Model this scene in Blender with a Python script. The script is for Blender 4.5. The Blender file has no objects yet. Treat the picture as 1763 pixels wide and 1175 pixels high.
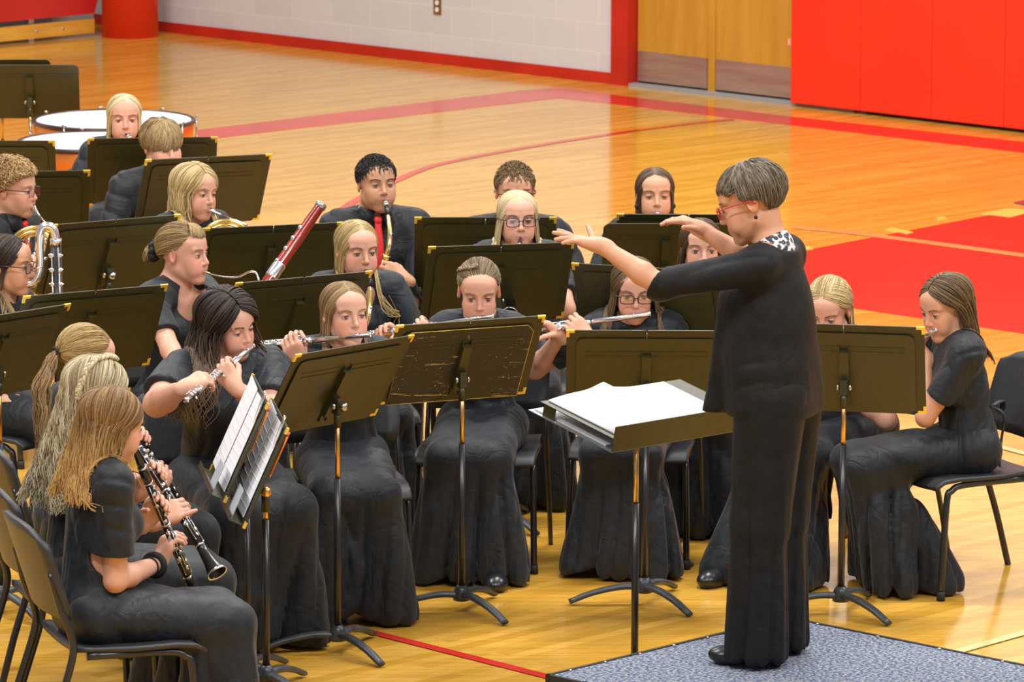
import bpy, math, random
import numpy as np
from mathutils import Vector, Matrix, Euler

# ------------------------------------------------------------------ camera
W_, H_ = 1763, 1175
F_ = 8900.0
CAM = np.array([0.0, 0.0, 4.08])
PITCH = math.atan((587.5 + 916) / F_)
ROLL = math.radians(0.25)
scene = bpy.context.scene
cam_data = bpy.data.cameras.new('camera')
cam = bpy.data.objects.new('camera', cam_data)
scene.collection.objects.link(cam)
cam_data.sensor_width = 36.0
cam_data.lens = 36.0 * F_ / W_
cam_data.clip_end = 200
cam.location = CAM
_R = Matrix.Rotation(math.pi / 2 - PITCH, 3, 'X') @ Matrix.Rotation(ROLL, 3, 'Z')
cam.rotation_euler = _R.to_euler()
cam_data.dof.use_dof = True
cam_data.dof.focus_distance = 18.0
cam_data.dof.aperture_fstop = 13.0
scene.camera = cam
RC = np.array(_R)

# ------------------------------------------------------------------ light
world = bpy.data.worlds.new('gym_air')
scene.world = world
world.use_nodes = True
world.node_tree.nodes['Background'].inputs[0].default_value = (1.0, 0.99, 0.98, 1)
world.node_tree.nodes['Background'].inputs[1].default_value = 0.30
for (lx, ly) in [(-5, 12), (1, 12), (7, 12), (-5, 20), (1, 20), (7, 20), (-5, 29), (1, 29), (8, 29)]:
    ld = bpy.data.lights.new('gym_light', 'AREA')
    ld.shape = 'RECTANGLE'; ld.size = 2.4; ld.size_y = 1.2
    ld.energy = 380; ld.color = (1.0, 0.975, 0.94)
    lo = bpy.data.objects.new('gym_light', ld)
    lo.location = (lx, ly, 8.0)
    scene.collection.objects.link(lo)
vs = scene.view_settings
vs.view_transform = 'Standard'; vs.look = 'None'; vs.exposure = 0.28; vs.gamma = 1.0
vs.use_curve_mapping = False
scene.cycles.max_bounces = 6
scene.cycles.transparent_max_bounces = 8

rnd = random.Random(7)
nrs = np.random.RandomState(7)
V = lambda *a: np.array(a, float)
def nz(v):
    v = np.asarray(v, float); return v / max(1e-9, np.linalg.norm(v))
def ray(px, py):
    return RC @ V((px - W_ / 2) / F_, -(py - H_ / 2) / F_, -1.0)
def at(px, py, z=0.0):
    d = ray(px, py); return CAM + d * ((z - CAM[2]) / d[2])
def atY(px, py, Y):
    d = ray(px, py); return CAM + d * (Y / d[1])
def rz(a):
    c, s = math.cos(a), math.sin(a); return np.array([[c, -s, 0], [s, c, 0], [0, 0, 1.0]])
def rx(a):
    c, s = math.cos(a), math.sin(a); return np.array([[1.0, 0, 0], [0, c, -s], [0, s, c]])
def ry(a):
    c, s = math.cos(a), math.sin(a); return np.array([[c, 0, s], [0, 1.0, 0], [-s, 0, c]])
RAD = math.radians
def yawR(deg):            # local +Y turned to face: 0 = camera, 90 = picture right
    return rz(RAD(deg + 180))

# ------------------------------------------------------------------ materials
MATS = {}
def mat(name, col, rough=0.5, metal=0.0, spec=0.5, sheen=0.0, coat=0.0, emit=None, alpha=1.0):
    if name in MATS: return MATS[name]
    m = bpy.data.materials.new(name); m.use_nodes = True
    b = m.node_tree.nodes['Principled BSDF']
    b.inputs['Base Color'].default_value = (*col, 1)
    b.inputs['Roughness'].default_value = rough
    b.inputs['Metallic'].default_value = metal
    b.inputs['Specular IOR Level'].default_value = spec
    b.inputs['Sheen Weight'].default_value = sheen
    b.inputs['Coat Weight'].default_value = coat
    b.inputs['Alpha'].default_value = alpha
    MATS[name] = m
    return m
def nodes(m):
    nt = m.node_tree; return nt, nt.nodes, nt.links, nt.nodes['Principled BSDF']
def noise_col(m, c1, c2, scale=8, detail=4, coord='Object', fac=(0.35, 0.65), stretch=(1, 1, 1), bump=0.0, bscale=None):
    nt, N, L, b = nodes(m)
    tc = N.new('ShaderNodeTexCoord'); mp = N.new('ShaderNodeMapping'); mp.inputs['Scale'].default_value = stretch
    L.new(tc.outputs[coord], mp.inputs[0])
    n = N.new('ShaderNodeTexNoise'); n.inputs['Scale'].default_value = scale; n.inputs['Detail'].default_value = detail
    L.new(mp.outputs[0], n.inputs[0])
    r = N.new('ShaderNodeValToRGB'); r.color_ramp.elements[0].position = fac[0]; r.color_ramp.elements[1].position = fac[1]
    r.color_ramp.elements[0].color = (*c1, 1); r.color_ramp.elements[1].color = (*c2, 1)
    L.new(n.outputs[0], r.inputs[0]); L.new(r.outputs[0], b.inputs['Base Color'])
    if bump:
        n2 = N.new('ShaderNodeTexNoise'); n2.inputs['Scale'].default_value = bscale or scale * 4
        L.new(mp.outputs[0], n2.inputs[0])
        bp = N.new('ShaderNodeBump'); bp.inputs['Strength'].default_value = bump; bp.inputs['Distance'].default_value = 0.01
        L.new(n2.outputs[0], bp.inputs['Height']); L.new(bp.outputs[0], b.inputs['Normal'])
    return m
def vcol_mat(name, rough=0.5, spec=0.4, sss=0.0, sheen=0.0):
    m = mat(name, (0.5, 0.5, 0.5), rough, 0, spec, sheen)
    nt, N, L, b = nodes(m)
    a = N.new('ShaderNodeVertexColor'); a.layer_name = 'Col'
    L.new(a.outputs[0], b.inputs['Base Color'])
    if sss:
        b.inputs['Subsurface Weight'].default_value = sss
        b.inputs['Subsurface Radius'].default_value = (1.0, 0.35, 0.2)
        b.inputs['Subsurface Scale'].default_value = 0.012
    return m
SKIN = vcol_mat('skin', 0.48, 0.35, 0.12)
HAIR = vcol_mat('hair', 0.52, 0.38)
DRESS = noise_col(mat('black_knit', (0.02, 0.022, 0.027), 0.55, 0, 0.35, 0.10), (0.0065, 0.0095, 0.0145), (0.0105, 0.0145, 0.021), 30, 3, bump=0.15, bscale=500)
SHIRT = noise_col(mat('black_shirt', (0.02, 0.022, 0.027), 0.55, 0, 0.35, 0.08), (0.0065, 0.0085, 0.012), (0.010, 0.012, 0.0165), 30, 3, bump=0.15, bscale=500)
SUIT = noise_col(mat('black_suit_crepe', (0.02, 0.02, 0.022), 0.6, 0, 0.25, 0.02), (0.0050, 0.0054, 0.0064), (0.0080, 0.0085, 0.0100), 25, 3, bump=0.25, bscale=600)
def wrinkle(m, st=0.55, dist=0.03):
    nt, N, L, b = nodes(m)
    tc = N.new('ShaderNodeTexCoord'); out = None
    for (sc, stretch, w) in ((3.6, (1, 1, 0.45), 1.0), (9.0, (0.7, 1.0, 0.8), 0.35)):
        mp = N.new('ShaderNodeMapping'); mp.inputs['Scale'].default_value = stretch; L.new(tc.outputs['Object'], mp.inputs[0])
        n = N.new('ShaderNodeTexNoise'); n.inputs['Scale'].default_value = sc; n.inputs['Detail'].default_value = 2.0; n.inputs['Distortion'].default_value = 1.6; L.new(mp.outputs[0], n.inputs[0])
        a = N.new('ShaderNodeMath'); a.operation = 'SUBTRACT'; a.inputs[1].default_value = 0.5; L.new(n.outputs[0], a.inputs[0])
        a2 = N.new('ShaderNodeMath'); a2.operation = 'ABSOLUTE'; L.new(a.outputs[0], a2.inputs[0])
        a3 = N.new('ShaderNodeMath'); a3.operation = 'POWER'; a3.inputs[1].default_value = 0.7; L.new(a2.outputs[0], a3.inputs[0])
        a4 = N.new('ShaderNodeMath'); a4.operation = 'MULTIPLY'; a4.inputs[1].default_value = w; L.new(a3.outputs[0], a4.inputs[0])
        if out is None: out = a4
        else:
            s_ = N.new('ShaderNodeMath'); s_.operation = 'ADD'; L.new(out.outputs[0], s_.inputs[0]); L.new(a4.outputs[0], s_.inputs[1]); out = s_
    bp = N.new('ShaderNodeBump'); bp.inputs['Strength'].default_value = st; bp.inputs['Distance'].default_value = dist
    L.new(out.outputs[0], bp.inputs['Height'])
    old = b.inputs['Normal'].links[0].from_node if b.inputs['Normal'].links else None
    if old is not None: L.new(bp.outputs[0], old.inputs['Normal'])
    else: L.new(bp.outputs[0], b.inputs['Normal'])
wrinkle(DRESS, 0.42, 0.04); wrinkle(SHIRT, 0.45, 0.045); wrinkle(SUIT, 0.3, 0.03)
SHOE = mat('black_leather', (0.012, 0.012, 0.013), 0.3)
SILVER = mat('silver', (0.86, 0.86, 0.88), 0.2, 1.0)
CHROME = mat('steel_bolt', (0.6, 0.6, 0.6), 0.25, 1.0)
GOLD = mat('lacquered_brass', (0.95, 0.68, 0.22), 0.18, 1.0)
GOLDC = mat('gold_corner', (0.95, 0.68, 0.10), 0.35, 0.6)
BRONZE = mat('bronze_tube', (0.80, 0.50, 0.18), 0.28, 1.0)
EBONY = mat('ebony', (0.012, 0.011, 0.011), 0.28, 0, 0.6)
STANDM = noise_col(mat('stand_black', (0.02, 0.018, 0.012), 0.40, 0, 0.75), (0.026, 0.0235, 0.0035), (0.034, 0.030, 0.005), 40, 3, bump=0.1, bscale=900)
BASEM = noise_col(mat('stand_base', (0.06, 0.06, 0.065), 0.38, 0.3), (0.045, 0.05, 0.058), (0.075, 0.08, 0.09), 14, 3)
FOLDER = noise_col(mat('folder_black', (0.02, 0.018, 0.01), 0.43, 0, 0.7), (0.024, 0.021, 0.0035), (0.030, 0.027, 0.005), 60, 2, bump=0.1, bscale=700)
CHAIRM = noise_col(mat('chair_plastic', (0.03, 0.03, 0.034), 0.4, 0, 0.5), (0.022, 0.023, 0.027), (0.032, 0.033, 0.038), 60, 3, bump=0.2, bscale=500)
CHAIRT = mat('chair_tube', (0.016, 0.016, 0.018), 0.3, 0, 0.6)
RUBBER = mat('rubber', (0.012, 0.012, 0.012), 0.7)
PAPER = mat('paper', (0.86, 0.86, 0.90), 0.7)
PAPERG = mat('grey_card', (0.42, 0.45, 0.52), 0.7)
RED = mat('red_cloth', (0.78, 0.03, 0.03), 0.5)
EYEW = mat('eye_white', (0.75, 0.72, 0.70), 0.2)
IRIS = mat('iris', (0.10, 0.09, 0.08), 0.15)
PUPIL = mat('lash', (0.035, 0.022, 0.018), 0.5)
FRAMEB = mat('glasses_black', (0.02, 0.018, 0.022), 0.25)
FRAMER = mat('glasses_red', (0.55, 0.03, 0.03), 0.25)
def lens_mat():
    m = mat('lens', (1, 1, 1), 0.05)
    nt, N, L, b = nodes(m)
    t = N.new('ShaderNodeBsdfTransparent'); t.inputs[0].default_value = (0.93, 0.93, 0.97, 1)
    g = N.new('ShaderNodeBsdfGlossy'); g.inputs['Roughness'].default_value = 0.03
    mx = N.new('ShaderNodeMixShader'); mx.inputs[0].default_value = 0.12
    L.new(t.outputs[0], mx.inputs[1]); L.new(g.outputs[0], mx.inputs[2]); L.new(mx.outputs[0], N['Material Output'].inputs[0])
    return m
LENS = lens_mat()

# ------------------------------------------------------------------ scene helpers
COL = scene.collection
def empty(name, loc=(0, 0, 0), R=None):
    o = bpy.data.objects.new(name, None); COL.objects.link(o)
    o.empty_display_size = 0.1
    o.location = loc
    if R is not None: o.rotation_euler = Matrix(np.asarray(R).tolist()).to_euler()
    return o
def tag(o, label, cat, group=None, kind=None):
    o['label'] = label; o['category'] = cat
    if group: o['group'] = group
    if kind: o['kind'] = kind
    return o
def link_mesh(name, me, parent=None, mats=()):
    o = bpy.data.objects.new(name, me); COL.objects.link(o)
    for m in mats: me.materials.append(m)
    if parent is not None: o.parent = parent
    return o
def fast_mesh(name, verts, quads, smooth=True, cols=None):
    me = bpy.data.meshes.new(name)
    nv, nf = len(verts), len(quads)
    me.vertices.add(nv); me.vertices.foreach_set('co', np.ascontiguousarray(verts, dtype=np.float32).ravel())
    me.loops.add(nf * 4); me.loops.foreach_set('vertex_index', np.ascontiguousarray(quads, dtype=np.int32).ravel())
    me.polygons.add(nf); me.polygons.foreach_set('loop_start', np.arange(0, nf * 4, 4, dtype=np.int32))
    me.polygons.foreach_set('use_smooth', np.full(nf, smooth))
    me.update(calc_edges=True)
    if cols is not None:
        ca = me.color_attributes.new('Col', 'FLOAT_COLOR', 'POINT')
        c4 = np.ones((nv, 4), np.float32); c4[:, :3] = cols
        ca.data.foreach_set('color', c4.ravel())
    return me

class MB:
    """collects simple solids into one mesh"""
    def __init__(s): s.v = []; s.f = []; s.m = []; s.s = []
    def add(s, vs_, fs, m=0, smooth=True, T=None):
        b = len(s.v)
        for p in vs_:
            s.v.append(tuple(p))
        for f in fs: s.f.append(tuple(b + i for i in f)); s.m.append(m); s.s.append(smooth)
    def box(s, c, size, R=None, m=0):
        R = np.eye(3) if R is None else R
        h = np.array(size) / 2; c = np.array(c, float)
        vs_ = [c + R @ (h * V(i, j, k)) for i in (-1, 1) for j in (-1, 1) for k in (-1, 1)]
        s.add(vs_, [(0, 1, 3, 2), (4, 6, 7, 5), (0, 4, 5, 1), (2, 3, 7, 6), (0, 2, 6, 4), (1, 5, 7, 3)], m, False)
        return s
    def tube(s, pts, r, n=8, m=0, cap=True, flat=1.0, up=None):
        pts = [np.array(p, float) for p in pts]; k = len(pts)
        rr = [r] * k if np.isscalar(r) else list(r)
        prev = None; rings = []
        for i, p in enumerate(pts):
            t = nz(pts[min(i + 1, k - 1)] - pts[max(i - 1, 0)])
            if prev is None:
                a = up if up is not None else (V(0, 0, 1) if abs(t[2]) < 0.9 else V(1, 0, 0))
            else: a = prev
            x = nz(a - t * np.dot(a, t)); prev = x; y = np.cross(t, x)
            rings.append([p + rr[i] * (math.cos(q) * x * flat + math.sin(q) * y) for q in [2 * math.pi * j / n for j in range(n)]])
        vs_ = [p for rg in rings for p in rg]
        fs = [(i * n + j, i * n + (j + 1) % n, (i + 1) * n + (j + 1) % n, (i + 1) * n + j) for i in range(k - 1) for j in range(n)]
        if cap: fs += [tuple(range(n - 1, -1, -1)), tuple((k - 1) * n + j for j in range(n))]
        s.add(vs_, fs, m); return s
    def ell(s, c, r, R=None, m=0, n=12):
        R = np.eye(3) if R is None else R
        r = np.array([r] * 3 if np.isscalar(r) else r, float); c = np.array(c, float)
        k = max(4, n // 2); vs_ = []; fs = []
        for i in range(k + 1):
            th = math.pi * i / k
            for j in range(n):
                ph = 2 * math.pi * j / n
                vs_.append(c + R @ (r * V(math.sin(th) * math.cos(ph), math.sin(th) * math.sin(ph), math.cos(th))))
        for i in range(k):
            for j in range(n): fs.append((i * n + j, (i + 1) * n + j, (i + 1) * n + (j + 1) % n, i * n + (j + 1) % n))
        s.add(vs_, fs, m); return s
    def plate(s, w, h, t, rad, T=None, m=0, c=(0, 0), hole=None):
        """rounded rectangle in local XZ, thickness along Y (0..t)"""
        out = []
        for (sx, sz, a0) in ((1, 1, 0), (-1, 1, 90), (-1, -1, 180), (1, -1, 270)):
            for q in range(0, 91, 15):
                a = RAD(a0 + q)
                out.append((c[0] + sx * (w / 2 - rad) + rad * math.cos(a), c[1] + sz * (h / 2 - rad) + rad * math.sin(a)))
        n = len(out); f = T or (lambda p: p)
        vs_ = [f(V(x, 0, z)) for x, z in out] + [f(V(x, t, z)) for x, z in out]
        fs = [tuple(range(n)), tuple(range(2 * n - 1, n - 1, -1))] + [(i, n + i, n + (i + 1) % n, (i + 1) % n) for i in range(n)]
        s.add(vs_, fs, m, False); return s
    def lathe(s, prof, c=(0, 0, 0), ax=(0, 0, 1), n=20, m=0, cap=True):
        ax = nz(ax); a = V(1, 0, 0) if abs(ax[0]) < 0.9 else V(0, 1, 0)
        x = nz(a - ax * np.dot(a, ax)); y = np.cross(ax, x); c = np.array(c, float)
        vs_ = [c + ax * h + r * (math.cos(2 * math.pi * j / n) * x + math.sin(2 * math.pi * j / n) * y) for (r, h) in prof for j in range(n)]
        k = len(prof)
        fs = [(i * n + j, i * n + (j + 1) % n, (i + 1) * n + (j + 1) % n, (i + 1) * n + j) for i in range(k - 1) for j in range(n)]
        if cap: fs += [tuple(range(n - 1, -1, -1)), tuple((k - 1) * n + j for j in range(n))]
        s.add(vs_, fs, m); return s
    def build(s, name, mats, parent=None):
        me = bpy.data.meshes.new(name); me.from_pydata(s.v, [], s.f)
        o = bpy.data.objects.new(name, me); COL.objects.link(o)
        for m in (mats if isinstance(mats, (list, tuple)) else [mats]): me.materials.append(m)
        me.polygons.foreach_set('material_index', s.m); me.polygons.foreach_set('use_smooth', s.s); me.update()
        if parent is not None: o.parent = parent
        return o
def smooth_path(pts, k=6):
    pts = [np.array(p, float) for p in pts]
    P = [2 * pts[0] - pts[1]] + pts + [2 * pts[-1] - pts[-2]]; out = []
    for i in range(1, len(P) - 2):
        for j in range(k):
            t = j / k
            out.append(0.5 * ((2 * P[i]) + (-P[i - 1] + P[i + 1]) * t + (2 * P[i - 1] - 5 * P[i] + 4 * P[i + 1] - P[i + 2]) * t * t + (-P[i - 1] + 3 * P[i] - 3 * P[i + 1] + P[i + 2]) * t ** 3))
    out.append(pts[-1]); return out

# ------------------------------------------------------------------ the gym
A0 = at(277, 54); A1 = at(1763, 227)
U = nz(A1 - A0); U[2] = 0; U = nz(U)                 # along the far wall, towards picture right
Nw = V(-U[1], U[0], 0)
if Nw[1] < 0: Nw = -Nw                               # away from the court
RW = np.array([U, Nw, V(0, 0, 1)]).T                 # local x along the wall, y into it
def wl(p):                                           # world -> wall coordinates
    q = np.asarray(p) - A0; return float(q @ U), float(q @ Nw)
def wp(x, y, z): return A0 + U * x + Nw * y + V(0, 0, z)
def struct(name, mb, m):
    o = mb.build(name, m); o['kind'] = 'structure'; return o

WOOD = mat('maple_floor', (0.6, 0.35, 0.1), 0.16, 0, 0.5)
def floor_material():
    nt, N, L, b = nodes(WOOD)
    tc = N.new('ShaderNodeTexCoord')
    mp = N.new('ShaderNodeMapping'); mp.inputs['Rotation'].default_value = (0, 0, -math.atan2(Nw[1], Nw[0]))
    L.new(tc.outputs['Object'], mp.inputs[0])
    br = N.new('ShaderNodeTexBrick'); br.offset = 0.37; br.offset_frequency = 3
    for k, v in (('Scale', 1.0), ('Mortar Size', 0.0006), ('Bias', 0.0), ('Brick Width', 0.9), ('Row Height', 0.057)):
        br.inputs[k].default_value = v
    br.inputs['Color1'].default_value = (0.60, 0.32, 0.036, 1); br.inputs['Color2'].default_value = (0.76, 0.435, 0.075, 1)
    br.inputs['Mortar'].default_value = (0.42, 0.21, 0.04, 1)
    L.new(mp.outputs[0], br.inputs[0])
    mp2 = N.new('ShaderNodeMapping'); mp2.inputs['Rotation'].default_value = mp.inputs['Rotation'].default_value; mp2.inputs['Scale'].default_value = (1.2, 22, 1)
    L.new(tc.outputs['Object'], mp2.inputs[0])
    n = N.new('ShaderNodeTexNoise'); n.inputs['Scale'].default_value = 1.6; n.inputs['Detail'].default_value = 6
    L.new(mp2.outputs[0], n.inputs[0])
    r = N.new('ShaderNodeValToRGB'); r.color_ramp.elements[0].color = (0.8, 0.76, 0.68, 1); r.color_ramp.elements[1].color = (1.08, 1.06, 1.02, 1)
    r.color_ramp.elements[0].position = 0.3; r.color_ramp.elements[1].position = 0.7
    L.new(n.outputs[0], r.inputs[0])
    mx = N.new('ShaderNodeMix'); mx.data_type = 'RGBA'; mx.blend_type = 'MULTIPLY'; mx.inputs[0].default_value = 1
    L.new(br.outputs[0], mx.inputs[6]); L.new(r.outputs[0], mx.inputs[7]); L.new(mx.outputs[2], b.inputs['Base Color'])
    n3 = N.new('ShaderNodeTexNoise'); n3.inputs['Scale'].default_value = 5; L.new(mp2.outputs[0], n3.inputs[0])
    bp = N.new('ShaderNodeBump'); bp.inputs['Strength'].default_value = 0.05; bp.inputs['Distance'].default_value = 0.004
    L.new(n3.outputs[0], bp.inputs['Height']); L.new(bp.outputs[0], b.inputs['Normal'])
    b.inputs['Roughness'].default_value = 0.13
floor_material()
struct('floor', MB().box((2, 22, -0.05), (44, 46, 0.1)), WOOD)

def paint(name, col):
    m = mat(name, col, 0.15, 0, 0.5)
    c = np.array(col); return noise_col(m, tuple(c * 0.9), tuple(np.minimum(1, c * 1.1)), 3, 5)
REDP = paint('red_court_paint', (0.64, 0.032, 0.022)); TANP = paint('tan_court_paint', (0.62, 0.32, 0.10))
YELP = paint('yellow_court_paint', (0.85, 0.60, 0.12)); GRNP = paint('green_court_paint', (0.50, 0.52, 0.20)); PURP = paint('purple_court_paint', (0.2, 0.06, 0.08))
MZ = [0.001]
def marking(pts, m, z=0.001, name='court_marking'):
    MZ[0] += 0.0004; z = MZ[0]
    ps = [at(*p) for p in pts]
    c = MB(); n = len(ps)
    c.add([(p[0], p[1], z) for p in ps] + [(p[0], p[1], 0.0) for p in ps], [tuple(range(n))[::-1]] + [(i, (i + 1) % n, n + (i + 1) % n, n + i) for i in range(n)], 0, False)
    o = struct(name, c, m)
    me = o.data
    if me.polygons[0].normal.z < 0: me.flip_normals()
    return o
def ribbon(pts, w, m, z=0.001):
    MZ[0] += 0.0004; z = MZ[0]
    ps = [at(*p) for p in pts]
    if len(ps) > 2: ps = smooth_path(ps, 8)
    c = MB(); vs_ = []
    for i, p in enumerate(ps):
        t = nz(ps[min(i + 1, len(ps) - 1)] - ps[max(i - 1, 0)]); s_ = V(-t[1], t[0], 0) * w / 2
        vs_ += [(p + s_)[:2].tolist() + [z], (p - s_)[:2].tolist() + [z]]
    c.add(vs_, [(2 * i, 2 * i + 1, 2 * i + 3, 2 * i + 2) for i in range(len(ps) - 1)], 0, False)
    o = struct('court_marking', c, m)
    if o.data.polygons[0].normal.z < 0: o.data.flip_normals()
    return o
marking([(340, 224), (900, 156), (962, 152), (1052, 163), (1378, 203), (1775, 246), (1775, 265), (1378, 218), (1052, 179), (960, 169), (340, 242)], REDP)
marking([(1125, 481), (1390, 431), (1775, 357), (1900, 340), (1900, 598), (1775, 577), (1466, 531)], REDP)
ribbon([(1370, 392), (1520, 408), (1900, 459)], 0.10, TANP, 0.002)
ribbon([(588, 362), (618, 343), (683, 311), (754, 284), (880, 259), (1047, 232), (1193, 213), (1262, 206)], 0.06, REDP)
ribbon([(600, 1080), (960, 1171)], 0.05, REDP)
ribbon([(1600, 738), (1775, 785)], 0.05, GRNP); ribbon([(1640, 1126), (1775, 1088)], 0.05, GRNP)
marking([(1690, 369), (1732, 360), (1790, 362), (1740, 375)], YELP)
marking([(1524, 396), (1535, 393), (1573, 401), (1562, 404)], YELP)
marking([(1372, 428), (1392, 425), (1400, 430), (1378, 433)], YELP)
marking([(1612, 376), (1625, 374), (1630, 377), (1616, 379)], YELP)
marking([(1745, 350), (1765, 346), (1790, 350), (1765, 355)], PURP, 0.0015)
marking([(520, 955), (545, 945), (552, 952), (530, 962)], PAPER)
marking([(543, 968), (566, 960), (570, 967), (548, 974)], PAPER)

BLOCK = mat('white_block', (0.7, 0.7, 0.7), 0.55)
def block_material():
    nt, N, L, b = nodes(BLOCK)
    tc = N.new('ShaderNodeTexCoord'); br = N.new('ShaderNodeTexBrick')
    mp = N.new('ShaderNodeMapping'); mp.inputs['Rotation'].default_value = (math.pi / 2, 0, 0)
    L.new(tc.outputs['Object'], mp.inputs[0]); L.new(mp.outputs[0], br.inputs[0])
    for k, v in (('Scale', 1.0), ('Mortar Size', 0.006), ('Brick Width', 0.4), ('Row Height', 0.2), ('Mortar Smooth', 0.4)): br.inputs[k].default_value = v
    br.inputs['Color1'].default_value = (0.62, 0.62, 0.635, 1); br.inputs['Color2'].default_value = (0.66, 0.66, 0.675, 1); br.inputs['Mortar'].default_value = (0.70, 0.70, 0.71, 1)
    L.new(br.outputs[0], b.inputs['Base Color'])
block_material()
def wallobj(name, x0, x1, y0, y1, z0, z1, m, kind='structure', parent=None):
    """box in wall coordinates, the object's own axes along the wall"""
    mb = MB().box(((x0 + x1) / 2, (y0 + y1) / 2, (z0 + z1) / 2), (x1 - x0, y1 - y0, z1 - z0))
    o = mb.build(name, m, parent)
    if parent is None:
        o.location = A0; o.rotation_euler = (0, 0, math.atan2(U[1], U[0]))
        if kind: o['kind'] = kind
    return o
def wx(px, py): return wl(at(px, py))[0]
xJ = wx(1054, 145)                # end of the white wall
xF = wx(1086, 148)                # door side of the red frame
xP = wx(1376, 181)                # pads start
REDF = noise_col(mat('red_gloss_paint', (0.55, 0.02, 0.01), 0.35), (0.48, 0.018, 0.008), (0.58, 0.024, 0.012), 3)
REDPAD = noise_col(mat('red_vinyl', (0.8, 0.03, 0.01), 0.45, 0, 0.4), (0.80, 0.030, 0.008), (0.90, 0.036, 0.010), 1.5)
wallobj('wall_far', -8, xJ, 0.0, 0.3, 0, 8, BLOCK)
wallobj('wall_far_over_door', xJ, 18, 0.0, 0.3, 2.35, 8, BLOCK)
wallobj('wall_far_right', wx(1376, 181) + .55, 18, 0.0, 0.3, 0, 2.35, BLOCK)
wallobj('baseboard_far', -3.2, xJ, -0.02, 0.0, 0, 0.075, REDF)
wallobj('trim_1', xJ, xF, -0.03, 0.3, 0, 2.35, REDF)
wallobj('trim_2', xF, xP + 0.6, -0.03, 0.3, 2.15, 2.35, REDF)
wallobj('trim_3', xP + 0.45, xP + 0.6, 0.0, 0.3, 0, 2.15, REDF)
SILL = mat('grey_sill', (0.30, 0.31, 0.33), 0.4)
wallobj('trim_4', xF, xP + 0.5, -0.02, 0.25, 0, 0.02, SILL)
DOORW = noise_col(mat('oak_door', (0.6, 0.3, 0.05), 0.35), (0.50, 0.245, 0.024), (0.58, 0.30, 0.036), 2, 6, stretch=(6, 6, 0.6))
KICK = noise_col(mat('kick_plate', (0.45, 0.36, 0.34), 0.35, 0.7), (0.40, 0.31, 0.28), (0.5, 0.42, 0.38), 4, stretch=(0.5, 1, 5))
xm = wx(1242, 160)
for i, (a, b_) in enumerate(((xF + 0.01, xm - 0.03), (xm + 0.03, xP + 0.45))):
    d = wallobj('door_%d' % (i + 1), a, b_, 0.06, 0.11, 0.03, 2.14, DOORW)
    MB().box(((a + b_) / 2, 0.055, 0.135), (b_ - a - 0.02, 0.01, 0.2)).build('kick_plate', KICK, d)
wallobj('trim_5', xm - 0.03, xm + 0.03, 0.05, 0.12, 0.02, 2.15, DOORW)
wallobj('wall_behind_door', xF, xP + .5, 0.25, 0.3, 0, 2.3, BLOCK)
# red wall pads, each a thing that could be lifted off
GREYD = mat('dark_base', (0.02, 0.018, 0.018), 0.6)  # near-black colour for the painted shadow gap below the pads
n = 0; x = xP
while x < 14:
    e = wallobj('wall_pad', x, x + 0.588, -0.07, -0.005, 0.022, 1.95, REDPAD, None)
    e.data.materials.clear(); e.data.materials.append(REDPAD)
    tag(e, ['red vinyl wall pad at the door edge, the leftmost of the padded wall', 'red vinyl wall pad second from the doors', 'red vinyl wall pad third from the doors', 'red vinyl wall pad fourth from the doors', 'red vinyl wall pad at the right edge of the picture'][min(n, 4)], 'wall pad', 'red wall pads beside the doors')
    bv = e.modifiers.new('bevel', 'BEVEL'); bv.width = 0.008; bv.segments = 3
    x += 0.59; n += 1
    if n >= 5: break
wallobj('wall_far_pads_beyond', x, 18, -0.07, 0.0, 0.022, 1.95, REDPAD)
wallobj('baseboard_right', xP + 0.6, 18, -0.012, 0.0, 0, 0.08, GREYD)  # dark strip standing in for the shadow under the wall pads
# wall outlet
oc = wl(atY(749, 10, float(at(749, 104)[1])))
xo = wx(749, 110); zo = 0.40
o = wallobj('wall_outlet', xo - 0.035, xo + 0.035, -0.008, 0.0, zo - 0.057, zo + 0.057, mat('brass_plate', (0.30, 0.20, 0.08), 0.35, 0.7), None)
tag(o, 'brass electrical outlet plate on the white block wall', 'outlet')
for dz in (-0.024, 0.024):
    MB().plate(0.03, 0.032, -0.004, 0.012, lambda p, dz=dz: V(xo, -0.008, zo + dz) + p).build('socket', PAPER, o)
o = wallobj('push_pin_tag', xP - 0.02, xP + 0.0, -0.075, -0.07, 0.4, 0.44, mat('pink_tape', (0.9, 0.35, 0.3), 0.5), None)
o.name = 'tape_scrap'; tag(o, 'small scrap of pink tape on the edge of the first wall pad', 'tape')
# left side: wall, column, bleachers
cpos = at(224, 62); cx_, cy_ = wl(cpos)
GREYW = mat('dark_recess_wall', (0.20, 0.21, 0.22), 0.6)
wallobj('wall_left', cx_ - 1.0, cx_ - 0.8, -30, 0.0, 0, 8, BLOCK)
c = MB().lathe([(0.205, 0.0), (0.205, 1.9), (0.0, 1.9)], n=40).build('column_pad', noise_col(mat('red_column_vinyl', (0.85, 0.04, 0.01), 0.4, 0, 0.4), (0.80, 0.038, 0.008), (0.88, 0.045, 0.012), 1.5))
c.location = (cpos[0], cpos[1], 0.0); tag(c, 'round red padded column in the far left corner', 'column')
b0 = wl(at(163, 62)); bx, by = b0
bl = empty('bleacher', A0, rz(math.atan2(U[1], U[0])))
tag(bl, 'folded bleacher end with red front panel over a wooden plank, far left', 'bleacher')
PLANK = noise_col(mat('plank_wood', (0.7, 0.35, 0.05), 0.35), (0.62, 0.30, 0.035), (0.78, 0.42, 0.06), 3, 6, stretch=(8, 0.8, 8))
MB().box((bx - 0.025, by - 4, 0.075), (0.05, 8.0, 0.10)).build('kick_plank', PLANK, bl)
m_ = MB()
zb, zt = 0.165, 0.80
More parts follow.
